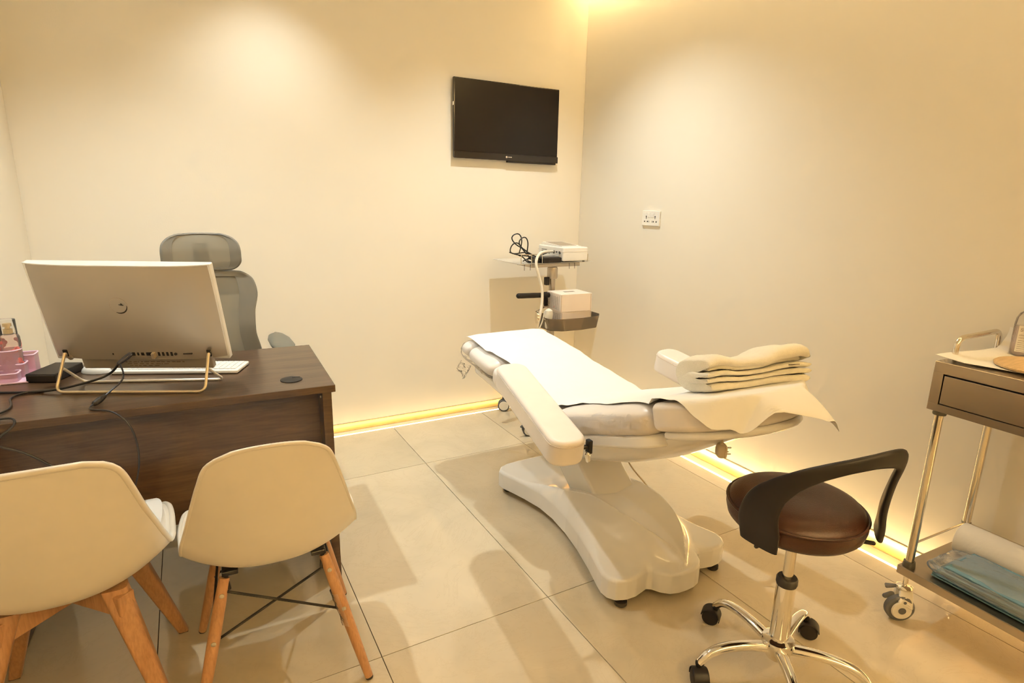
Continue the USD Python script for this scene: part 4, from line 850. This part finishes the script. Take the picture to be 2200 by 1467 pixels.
def carton(x0, x1, y0, y1, z0, z1, label, slot=True, deg=-3):
    b = thing('supply_box', label, 'box', ((x0+x1)/2, (y0+y1)/2, z0), deg); w, d, hh = x1-x0, y1-y0, z1-z0
    part(b, 'carton', cbox((-w/2, -d/2, 0), (w/2, d/2, hh), 0.0015), 'carton')
    part(b, 'side_print', cat(cbox((-w/2-0.0004, -d/2+0.012, 0.006), (-w/2+0.0005, d/2-0.008, hh-0.006), 0.0001)), 'carton_side')
    ln = [cbox((-w/2-0.0008, -d/2+0.030, 0.014+0.0085*k), (-w/2, d/2-0.02-0.02*(k % 3 == 1), 0.0152+0.0085*k), 0.0001) for k in range(int((hh-0.02)/0.0085))]
    ln += [cbox((-w/2-0.0008, -d/2+0.02+0.021*k, 0.012), (-w/2, -d/2+0.0207+0.021*k, hh-0.012), 0.0001) for k in range(5)]
    part(b, 'form_print', cat(*ln), 'print_grey'); part(b, 'stamp', cbox((-w/2-0.001, -0.01, 0.018), (-w/2, -0.004, 0.026), 0.0002), 'pink_print')
    for xe in (-w/2+0.0045, w/2-0.0065):
        part(b, 'edge_fold', cbox((xe-0.0008, -d/2-0.0006, 0.004), (xe+0.0008, -d/2+0.0002, hh-0.004), 0.0001), 'print_grey')
    if slot:
        part(b, 'opening', cbox((-0.035, -0.004, hh-0.002), (0.038, 0.022, hh+0.0004), 0.0002), 'device_screen', label='small dark opening in the box lid')
    return b
carton(1.888, 2.100, 2.785, 2.955, BZ0+0.0075, BZ0+0.1065, 'pink and white carton at the bottom of the cart basket, under another box', False, -2)
carton(1.884, 2.096, 2.782, 2.952, BZ0+0.1072, BZ0+0.212, 'pink and white carton with an open slot in its lid, on the other box', True, -4)
hp_ = thing('hand_piece', 'rounded beige hand piece standing in the left end of the cart basket', 'hand piece', (1.826, 2.835, BZ0+0.008))
part(hp_, 'grip', lathe([(0, 0), (0.016, 0), (0.020, 0.01), (0.023, 0.05), (0.026, 0.085), (0.022, 0.108), (0.010, 0.118), (0, 0.120)], n=24), 'caster_white')
part(hp_, 'ring', lathe([(0.0235, 0.052), (0.0265, 0.054), (0.0265, 0.060), (0.0245, 0.062)], n=24), 'chrome')
# ------------------------------------------------------------------ two visitor chairs in front of the desk
def seat_shell(rows, nu=41, p=2.4, nv=64):
    R = np.array(rows, float)
    L_ = np.r_[0, np.cumsum(np.linalg.norm(np.diff(R[:, :2], axis=0), axis=1))]; tt = np.linspace(0, L_[-1], nv)
    from scipy.interpolate import PchipInterpolator
    r = PchipInterpolator(L_, R)(tt); us = np.linspace(-1, 1, nu); g = np.zeros((nv, nu, 3))
    for i in range(nv):
        k = np.abs(us)**p
        g[i, :, 0] = us*r[i, 2]; g[i, :, 1] = r[i, 0] + (r[i, 3]-r[i, 0])*k; g[i, :, 2] = r[i, 1] + (r[i, 4]-r[i, 1])*k
    return g
ch1 = thing('dowel_leg_chair', 'pale moulded shell chair on round wooden legs with crossed black wires', 'chair', (0.134, 1.650, 0), -3.0)
rows1 = [(0.205, 0.405, 0.170, 0.200, 0.414), (0.195, 0.419, 0.208, 0.190, 0.432), (0.12, 0.426, 0.228, 0.12, 0.452), (0.02, 0.416, 0.230, 0.02, 0.464), (-0.07, 0.405, 0.224, -0.055, 0.466),
         (-0.125, 0.406, 0.219, -0.105, 0.466), (-0.170, 0.428, 0.214, -0.135, 0.500), (-0.205, 0.49, 0.198, -0.165, 0.556), (-0.240, 0.59, 0.175, -0.212, 0.640), (-0.275, 0.70, 0.152, -0.258, 0.718),
         (-0.296, 0.770, 0.133, -0.286, 0.768), (-0.304, 0.798, 0.108, -0.299, 0.790), (-0.307, 0.808, 0.078, -0.305, 0.802)]
g1 = seat_shell(rows1)
part(ch1, 'seat_shell', cat(sheet(g1, 0.007), tube(outline(g1), 0.0055, 8, closed=True)), 'white_shell', smooth=60)
tp = {(-1, -1): (-0.125, -0.115), (1, -1): (0.125, -0.115), (-1, 1): (-0.13, 0.12), (1, 1): (0.13, 0.12)}
ft = {(-1, -1): (-0.222, -0.205), (1, -1): (0.222, -0.205), (-1, 1): (-0.222, 0.205), (1, 1): (0.222, 0.205)}
def on_leg(k, t_): a, b = np.array([*tp[k], 0.388]), np.array([*ft[k], 0.0]); return a + (b-a)*t_
for k in tp:
    a, b = on_leg(k, 0.0), on_leg(k, 1.0)
    path = [a + (b-a)*q for q in (0.02, 0.2, 0.45, 0.75, 0.985)]
    lg_ = part(ch1, 'leg', cat(tube(path, [0.0135, 0.0155, 0.0160, 0.0140, 0.0115], 18)), 'beech')
    part(lg_, 'foot_glide', tube([on_leg(k, 0.983), on_leg(k, 0.992), on_leg(k, 1.0)], [0.0112, 0.0112, 0.0105], 14), 'black_rubber')
    c_ = on_leg(k, 0.10)
    part(ch1, 'leg_bracket', cat(hull((on_leg(k, 0.0) + (0, 0, 0.006), 0.006), (c_ + np.array([k[0]*-0.017, 0, 0]), 0.005)), hull((on_leg(k, 0.0) + (0, 0, 0.006), 0.006), (c_ + np.array([0, k[1]*-0.017, 0]), 0.005)), rbox(np.array([tp[k][0]*0.9-0.02, tp[k][1]*0.9-0.02, 0.385]), np.array([tp[k][0]*0.9+0.02, tp[k][1]*0.9+0.02, 0.398]), 0.003)), 'black_metal')
    for q in (0.12, 0.42):
        c_ = on_leg(k, q); d_ = np.array([0, k[1]*1.0, 0])
        part(lg_, 'bolt', lathe([(0, 0), (0.0065, 0), (0.0065, 0.002), (0.004, 0.0035), (0, 0.0035)], c_ + d_*0.0145, 14, d_), 'bolt_steel')
for (ka, kb) in (((-1, -1), (1, -1)), ((1, -1), (-1, -1)), ((-1, 1), (1, 1)), ((1, 1), (-1, 1))):
    off = np.array([0, 0.004*ka[0], 0])
    part(ch1, 'cross_wire', rod(on_leg(ka, 0.10) + off, on_leg(kb, 0.44) + off, 0.0036, sides=8), 'black_metal')
for s in (-1, 1):
    part(ch1, 'cross_wire', rod(on_leg((s, -1), 0.10) + (s*-0.004, 0, 0), on_leg((s, 1), 0.44) + (s*-0.004, 0, 0), 0.0036, sides=8), 'black_metal')
    part(ch1, 'cross_wire', rod(on_leg((s, 1), 0.10) + (s*0.004, 0, 0), on_leg((s, -1), 0.44) + (s*0.004, 0, 0), 0.0036, sides=8), 'black_metal')
pr = random.Random(2)
for k, q0 in (((1, -1), 0.30), ((1, 1), 0.25)):
    c_ = on_leg(k, q0); gl = np.zeros((10, 7, 3))
    for i in range(10):
        for j in range(7):
            an = j/6*3.4+1.2; r_ = 0.0185 + 0.004*pr.random(); c2 = on_leg(k, q0+0.028*i)
            gl[i, j] = c2 + np.array([r_*math.cos(an), r_*math.sin(an), 0.003*pr.random()])
    part(ch1, 'film_remnant', sheet(gl, 0.0004), 'film_wrap', smooth=60, label='scrap of clear packing film left on a leg')
ch2 = thing('block_leg_chair', 'pale bucket chair with white seat pad on square beech legs', 'chair', (-0.347, 1.698, 0), -1.4)
rows2 = [(0.225, 0.425, 0.150, 0.222, 0.430), (0.212, 0.442, 0.200, 0.205, 0.452), (0.12, 0.444, 0.228, 0.12, 0.472), (0.0, 0.428, 0.238, 0.01, 0.486), (-0.09, 0.415, 0.242, -0.07, 0.495),
         (-0.145, 0.418, 0.240, -0.105, 0.500), (-0.195, 0.450, 0.232, -0.140, 0.535), (-0.228, 0.52, 0.220, -0.175, 0.590), (-0.258, 0.61, 0.206, -0.222, 0.660), (-0.285, 0.71, 0.192, -0.262, 0.735),
         (-0.300, 0.775, 0.178, -0.285, 0.785), (-0.307, 0.805, 0.155, -0.298, 0.808), (-0.310, 0.818, 0.120, -0.305, 0.817)]
g2 = seat_shell(rows2)
part(ch2, 'seat_shell', cat(sheet(g2, 0.008), tube(outline(g2), 0.0075, 8, closed=True)), 'white_shell', smooth=60)
cg = seat_shell([(0.215, 0.450, 0.14, 0.21, 0.455), (0.19, 0.468, 0.19, 0.185, 0.470), (0.10, 0.474, 0.212, 0.10, 0.486), (0.0, 0.462, 0.218, 0.0, 0.494), (-0.08, 0.452, 0.218, -0.07, 0.500), (-0.14, 0.458, 0.205, -0.12, 0.505)], nv=40)
part(ch2, 'seat_pad', sheet(cg, 0.026), 'white_cushion', smooth=60)
def bleg(a, b, w0, w1):
    a, b = np.array(a, float), np.array(b, float); rg = []
    for q in np.linspace(0, 1, 8):
        w_ = w0 + (w1-w0)*q; c_ = a + (b-a)*q; pl = np.array(rrect(w_, w_*0.85, w_*0.25, 0, 0, 3).exterior.coords)[:-1]
        rg.append(np.column_stack([pl[:, 0]+c_[0], pl[:, 1]+c_[1], np.full(len(pl), c_[2])]))
    return loft(rg)
for sx in (-1, 1):
    for sy in (-1, 1):
        lg_ = part(ch2, 'leg', bleg((sx*0.105, sy*0.105, 0.405), (sx*0.212, sy*0.205, 0.003), 0.060, 0.030), 'beech')
        part(lg_, 'foot_glide', cbox((sx*0.2125-0.013, sy*0.2055-0.011, 0), (sx*0.2125+0.013, sy*0.2055+0.011, 0.003), 0.0005), 'black_rubber')
for sx in (-1, 1):
    part(ch2, 'cross_rail', xf(rbox((-0.19, -0.022, 0.335), (0.19, 0.022, 0.392), 0.006), rz=45*sx), 'beech')
part(ch2, 'mounting_plate', rbox((-0.10, -0.10, 0.392), (0.10, 0.10, 0.412), 0.004), 'black_metal')
# ------------------------------------------------------------------ stool
SX, SY = 1.412, 0.886
st = thing('swivel_stool', 'brown leather swivel stool with a curved black back loop and chrome star base', 'stool', (SX, SY, 0))
part(st, 'gas_lift', lathe([(0, 0.30), (0.0145, 0.30), (0.0145, 0.475), (0, 0.475)], (SX, SY, 0), 24), 'steel_tube', world=True)
part(st, 'lift_ring', lathe([(0.014, 0.308), (0.027, 0.308), (0.029, 0.314), (0.029, 0.328), (0.026, 0.333), (0.014, 0.333)], (SX, SY, 0), 28), 'black_rubber', world=True)
part(st, 'column', lathe([(0, 0.10), (0.027, 0.10), (0.0265, 0.318), (0, 0.318)], (SX, SY, 0), 32), 'chrome', world=True)
part(st, 'hub', lathe([(0, 0.065), (0.028, 0.065), (0.034, 0.075), (0.045, 0.105), (0.047, 0.118), (0.044, 0.128), (0.030, 0.136), (0, 0.136)], (SX, SY, 0), 32), 'chrome', world=True)
for k in range(5):
    a = math.radians(87 + 72*k); d_ = np.array([math.cos(a), math.sin(a), 0]); c_ = np.array([SX, SY, 0])
    pth = smooth_path([c_ + d_*0.03 + (0, 0, 0.102), c_ + d_*0.10 + (0, 0, 0.112), c_ + d_*0.17 + (0, 0, 0.110), c_ + d_*0.215 + (0, 0, 0.094), c_ + d_*0.240 + (0, 0, 0.066)], 22)
    part(st, 'base_arm', tube(pth, np.linspace(0.0185, 0.0135, 22), 16, flat=(1.0, 0.85), up=(0, 0, 1)), 'chrome', world=True)
    ca_ = math.radians(87 + 72*k + (35, 80, -40, 60, -70)[k]); w_ = np.array([-math.sin(ca_), math.cos(ca_), 0]); f_ = np.array([math.cos(ca_), math.sin(ca_), 0])
    ctr = c_ + d_*0.240 + np.array([0, 0, 0.026]) + f_*0.012
    cs_ = part(st, 'caster', cat(*[lathe([(0.004, -0.008), (0.021, -0.008), (0.026, -0.005), (0.026, 0.005), (0.021, 0.008), (0.004, 0.008)], ctr + w_*sg*0.014, 26, w_) for sg in (-1, 1)]), 'black_plastic', world=True)
    hood = [np.array([ctr + f_*(r_*math.cos(t_)) + np.array([0, 0, r_*math.sin(t_)]) + w_*ww for (r_, ww) in ((0.029, -0.022), (0.031, -0.018), (0.031, 0.018), (0.029, 0.022), (0.027, 0.018), (0.027, -0.018))]) for t_ in np.linspace(math.radians(10), math.radians(195), 16)]
    part(cs_, 'hood', cat(loft(hood), hull((c_ + d_*0.240 + (0, 0, 0.058), 0.010), (c_ + d_*0.240 + (0, 0, 0.066), 0.012))), 'black_plastic', world=True)
SC0 = np.array([1.424, 0.891, 0]); SC = np.array([1.436, 0.909, 0]); fw = np.array([0.41, 0.912, 0]); rt = np.array([0.912, -0.41, 0]); Z3 = np.array([0, 0, 1.0]); SZ = 0.044
part(st, 'seat_plate', hull((SC + (0, 0, 0.474), 0.010), (SC + rt*0.10 + (0, 0, 0.474), 0.006), (SC - rt*0.12 + (0, 0, 0.474), 0.006)), 'black_metal', world=True)
ang = np.linspace(0, 2*np.pi, 64, endpoint=False)
def seat_ring(sc, z, dip=0.0):
    x = 0.183*sc*np.cos(ang); y = 0.184*sc*np.sin(ang); z = z + SZ
    return SC + np.outer(x, rt) + np.outer(y, fw) + np.outer(np.full(64, z), Z3)
part(st, 'seat', loft([seat_ring(*q) for q in ((0.02, 0.438), (0.80, 0.438), (0.90, 0.444), (0.97, 0.458), (1.0, 0.480), (0.99, 0.496), (0.965, 0.505), (0.95, 0.508), (0.90, 0.519), (0.80, 0.526), (0.6, 0.530), (0.3, 0.528), (0.02, 0.526))]), 'brown_leather', smooth=60, world=True)
part(st, 'seat_piping', tube(np.array([SC + 0.181*math.cos(t_)*rt + 0.182*math.sin(t_)*fw + Z3*(0.5+SZ) for t_ in ang]), 0.0042, 8, closed=True), 'brown_leather', smooth=60, world=True)
# back loop: broad plates at both sides rising into one bar
def sp(l, f_, z): return SC + rt*l + fw*f_ + Z3*z
loop_c = [(-0.164, -0.006, 0.482), (-0.170, -0.006, 0.518), (-0.178, -0.008, 0.560), (-0.184, -0.022, 0.616), (-0.178, -0.066, 0.680), (-0.150, -0.130, 0.737), (-0.085, -0.190, 0.774), (0.000, -0.214, 0.781), (0.050, -0.212, 0.764), (0.068, -0.196, 0.715), (0.082, -0.180, 0.658), (0.100, -0.166, 0.598), (0.118, -0.158, 0.550), (0.130, -0.150, 0.512)]
wid = [0.056, 0.064, 0.050, 0.034, 0.025, 0.020, 0.018, 0.019, 0.024, 0.030, 0.036, 0.042, 0.044, 0.034]
cc = smooth_path([SC0 + np.array(q) for q in loop_c], 70); ww = np.interp(np.linspace(0, 1, 70), np.linspace(0, 1, len(wid)), wid)
tg = np.gradient(cc, axis=0); tg /= np.linalg.norm(tg, axis=1, keepdims=True)
rings = []
for i in range(70):
    r_ = cc[i] - (SC0 + Z3*cc[i][2]); r_ /= np.linalg.norm(r_); ot = r_ - tg[i]*np.dot(r_, tg[i]); ot /= np.linalg.norm(ot); sd = np.cross(tg[i], ot)
    th = 0.0095; w_ = ww[i]
    rings.append(np.array([cc[i] + sd*w_*math.copysign(abs(math.cos(t_))**0.7, math.cos(t_)) + ot*th*math.copysign(abs(math.sin(t_))**0.8, math.sin(t_)) for t_ in np.linspace(0, 2*np.pi, 18, endpoint=False)]))
part(st, 'back_loop', loft(rings), 'black_plastic', smooth=50, world=True)
for q in ((-0.168, -0.004), (0.132, -0.142)):
    part(st, 'loop_bracket', hull((SC0 + np.array([*q, 0.476]), 0.006), (SC0 + np.array([q[0]*0.5, q[1]*0.5, 0.476]), 0.006)), 'black_metal', world=True)

# ------------------------------------------------------------------ steel trolley
TA = -2.5; TX, TY = 2.016, 0.868      # front left corner post
tr = thing('steel_trolley', 'stainless steel trolley with a drawer, standing on wheels against the right wall', 'trolley', (TX, TY, 0), TA)
TWd, TLn = 0.345, 0.62   # depth toward the wall (local +x), length toward the camera (local -y)
posts = [(0.012, -0.012), (TWd-0.012, -0.012), (0.012, -TLn+0.012), (TWd-0.012, -TLn+0.012)]
for x, y in posts:
    part(tr, 'post', lathe([(0, 0.19), (0.0125, 0.19), (0.0125, 0.745), (0, 0.745)], (x, y, 0), 24), 'steel_tube')
    for z in (0.188, 0.735):
        part(tr, 'post_collar', lathe([(0.0120, 0), (0.0175, 0), (0.0190, 0.004), (0.0170, 0.022 if z < 0.5 else 0.014), (0.0120, 0.022 if z < 0.5 else 0.014)], (x, y, z if z < 0.5 else z-0.002), 20), 'dark_olive')
part(tr, 'shelf', cat(rbox((-0.012, -TLn-0.008, 0.160), (TWd+0.008, 0.012, 0.190), 0.004)), 'brushed_steel')
for z0 in (0.275,):
    rl_ = part(tr, 'guard_rail', cat(rod((0.012, -0.012, z0), (TWd-0.012, -0.012, z0), 0.0035, sides=8)), 'steel_tube')
    part(rl_, 'cable_tie', lathe([(0.0120, -0.003), (0.0145, -0.003), (0.0145, 0.003), (0.0120, 0.003)], (TWd-0.012, -0.012, z0), 16), 'pad_grey')
    part(tr, 'guard_rail', rod((TWd-0.012, -0.012, z0), (TWd-0.012, -TLn+0.012, z0), 0.0035, sides=8), 'steel_tube')
BZ, BT_ = 0.748, 0.905
def frame_box():
    o = [cbox((-0.014, -TLn-0.012, BT_-0.036), (TWd+0.012, 0.016, BT_), 0.002), cbox((-0.014, -TLn-0.012, BZ), (TWd+0.012, 0.016, BZ+0.024), 0.002),
         cbox((-0.0135, -0.014, BZ+0.02), (TWd+0.0115, 0.0155, BT_-0.03), 0.001), cbox((-0.0135, -TLn-0.0115, BZ+0.02), (TWd+0.0115, -TLn+0.018, BT_-0.03), 0.001), cbox((TWd-0.006, -TLn, BZ+0.01), (TWd+0.0115, 0.0, BT_-0.01), 0.001)]
    return cat(*o)
part(tr, 'drawer_housing', frame_box(), 'brushed_steel', smooth=False)
part(tr, 'drawer_recess', cbox((-0.004, -TLn+0.010, BZ+0.020), (TWd-0.008, -0.012, BT_-0.032), 0.0005), 'dark_gap')
part(tr, 'drawer', rbox((-0.0125, -TLn+0.022, BZ+0.0265), (0.04, -0.0165, BT_-0.0405), 0.002), 'brushed_steel')
HZ = BT_
hp_ = fillet([(0.066, 0.004, HZ-0.02), (0.066, 0.004, HZ+0.066), (TWd-0.03, 0.004, HZ+0.072), (TWd-0.03, 0.004, HZ-0.02)], 0.035, 8)
part(tr, 'push_handle', tube(hp_, 0.0085, 14), 'steel_tube')
for (x, y) in posts:
    cc_ = np.array([x-0.014, y+0.005, 0]); aw = np.array([0.55, 0.83, 0]) if y > -0.3 else np.array([1.0, 0.1, 0]); aw /= np.linalg.norm(aw); ff = np.array([aw[1], -aw[0], 0])
    cv = part(tr, 'caster', cat(rod((x, y, 0.118), (x, y, 0.162), 0.0085), lathe([(0, 0.100), (0.016, 0.100), (0.024, 0.106), (0.026, 0.112), (0.020, 0.118), (0.012, 0.120), (0, 0.120)], (x, y, 0), 24)), 'chrome')
    wc = np.array([x, y, 0.046]) + ff*(-0.022) + np.array([-0.010, -0.022, 0])
    part(cv, 'tyre', lathe([(0.018, -0.013), (0.040, -0.013), (0.046, -0.008), (0.046, 0.008), (0.040, 0.013), (0.018, 0.013)], wc, 36, aw), 'grey_rubber')
    for sg in (-1, 1):
        o_ = wc + aw*sg*0.016
        fk = hull((o_, 0.0045), (o_ + Z3*0.02 + ff*0.010, 0.0045)) if False else None
        disc = lathe([(0, -0.004), (0.030, -0.004), (0.033, 0.0), (0.030, 0.004), (0, 0.004)], o_, 30, aw)
        arm_ = trimesh.convex.convex_hull(np.vstack([_sph(2)*0.005 + o_ + q for q in (ff*0.028 + Z3*0.010, -ff*0.010 + Z3*0.030, np.array([x, y, 0.100])-wc + ff*0.016 - aw*0.0, np.array([x, y, 0.100])-wc - ff*0.018)]))
        part(cv, 'fork', cat(disc, arm_), 'caster_white')
        part(cv, 'axle_cap', lathe([(0, 0), (0.012, 0), (0.012, 0.0012), (0, 0.0014)], o_ + aw*sg*0.0042, 20, aw*sg), 'grey_rubber')
        part(cv, 'rivet', lathe([(0, 0), (0.005, 0), (0.005, 0.001), (0, 0.0012)], o_ + aw*sg*0.0046 + Z3*0.032 + ff*0.004, 14, aw*sg), 'grey_rubber')
    pd_ = np.array([x, y, 0.10]) - ff*0.030
    part(cv, 'brake_pedal', cat(hull((pd_ + (0, 0, 0.012), 0.006), (pd_ - ff*0.026 + (0, 0, 0.006), 0.005), (pd_ + aw*0.012 - ff*0.022 + (0, 0, 0.006), 0.005)), hull((pd_ - ff*0.006 - (0, 0, 0.022), 0.010), (pd_ - ff*0.026 - (0, 0, 0.030), 0.008))), 'grey_rubber')
def tw(x, y, z):
    a = math.radians(TA); return np.array([TX + math.cos(a)*x - math.sin(a)*y, TY + math.sin(a)*x + math.cos(a)*y, z])
# liner on top of the trolley
lin = np.zeros((26, 26, 3))
for i in range(26):
    for j in range(26):
        u, v_ = i/25, j/25
        x = 0.045 + 0.32*u; y = 0.022 - 0.60*v_ - 0.03*u*(1-v_); cor = (1-u)*(1-v_)
        if u < 0.6: x += 0.02*math.sin(v_*3.1)
        z = 0.0025 + 0.0015*math.sin(9*u+5*v_) + 0.001
        if v_ < 0.12: z += (0.12-v_)*0.10
        if u > 0.80: z += (u-0.80)**1.3*0.55
        if cor > 0.55: z += 0.006*(cor-0.55); x -= 0.06*(cor-0.55)*2; y += 0.0
        lin[i, j] = tw(min(x, TWd+0.0), y, BT_ + z)
single('liner_sheet', 'cream paper liner spread over the top of the steel trolley', 'liner', sheet(lin, 0.0008), 'paper', smooth=60, loc=tw(0.2, -0.3, BT_))
wb = thing('wooden_board', 'round pale wooden board lying on the paper liner of the trolley', 'board', tw(0.150, -0.185, BT_+0.0066))
part(wb, 'disc', lathe([(0, 0), (0.105, 0), (0.112, 0.003), (0.113, 0.008), (0.108, 0.012), (0, 0.0125)], n=56), 'pale_wood', smooth=40)
sb_ = thing('sanitiser_bottle', 'clear bottle with a printed white label standing at the edge of the trolley', 'bottle', tw(0.306, -0.078, BT_+0.0070), -68)
part(sb_, 'bottle', loft([np.array([(x*sc, y*sc*0.8, z) for x, y in list(rrect(0.084, 0.064, 0.022, 0, 0, 5).exterior.coords)[:-1]]) for sc, z in ((0.86, 0), (1.0, 0.006), (1.0, 0.10), (0.96, 0.118), (0.80, 0.134), (0.48, 0.146), (0.30, 0.150), (0.30, 0.160))]), 'clear_plastic', smooth=50)
part(sb_, 'liquid', loft([np.array([(x*sc*0.95, y*sc*0.75, z) for x, y in list(rrect(0.084, 0.064, 0.022, 0, 0, 5).exterior.coords)[:-1]]) for sc, z in ((0.84, 0.003), (0.97, 0.008), (0.97, 0.094))]), 'bottle_liquid', smooth=50)
part(sb_, 'cap', lathe([(0, 0.158), (0.016, 0.158), (0.016, 0.180), (0.013, 0.184), (0, 0.184)], n=24), 'white_plastic')
part(sb_, 'label', cbox((-0.030, -0.0262, 0.014), (0.036, -0.0256, 0.098), 0.0002), 'label_white')
def txt(s_, hgt, x, z): return xf(meshkit.text_mesh(s_, hgt, 0.0004), (x, -0.0262, z), rx=90)
part(sb_, 'label_text', cat(txt('SOD', 0.0095, -0.026, 0.080), txt('chloride', 0.0042, -0.026, 0.066), txt('irrigation', 0.0028, -0.026, 0.058), *[cbox((-0.026, -0.0266, 0.050-0.0065*k), (0.030-0.012*(k % 2), -0.0262, 0.0508-0.0065*k), 0.0001) for k in range(6)]), 'print_grey')
# shelf contents
rl2 = thing('paper_roll', 'white paper couch roll lying along the wall on the lower trolley shelf', 'roll', tw(0.262, -0.035, 0.1905+0.056), TA)
part(rl2, 'roll', lathe([(0.018, 0), (0.054, 0), (0.056, 0.002), (0.056, 0.50), (0.054, 0.502), (0.018, 0.502)], n=48, axis=(0, -1, 0)), 'paper_roll', smooth=40)
part(rl2, 'core', lathe([(0.016, -0.001), (0.018, -0.001), (0.018, 0.503), (0.016, 0.503)], n=32, axis=(0, -1, 0)), 'carton_side')
bpk = thing('drape_pack', 'pack of folded blue drapes in crinkled clear plastic on the lower trolley shelf', 'pack', tw(0.105, -0.30, 0.1905), TA)
nl = 9
for k in range(nl):
    o_ = 0.006*math.sin(k*2.3); z = 0.003 + 0.0062*k
    part(bpk, 'drape', rbox((-0.083+o_, -0.245+o_, z), (0.088-abs(o_), 0.225-0.004*k+o_, z+0.0056), 0.0026, 2), 'blue_fabric')
cov = superbox((0.002, -0.008, 0.034), X3, (0, 1, 0), Z3, 0.100, 0.258, 0.0335, 7, 2.2, n=46)
p = np.array(cov.vertices); nrm = np.array(cov.vertex_normals); p = p + nrm*((meshkit.fbm(p*np.array([26, 18, 40]), 4, 3)-0.5)*0.012)[:, None]; p[:, 2] = np.maximum(p[:, 2], 0.0012)
part(bpk, 'plastic_bag', trimesh.Trimesh(p, cov.faces, process=False), 'bag_film', smooth=60)
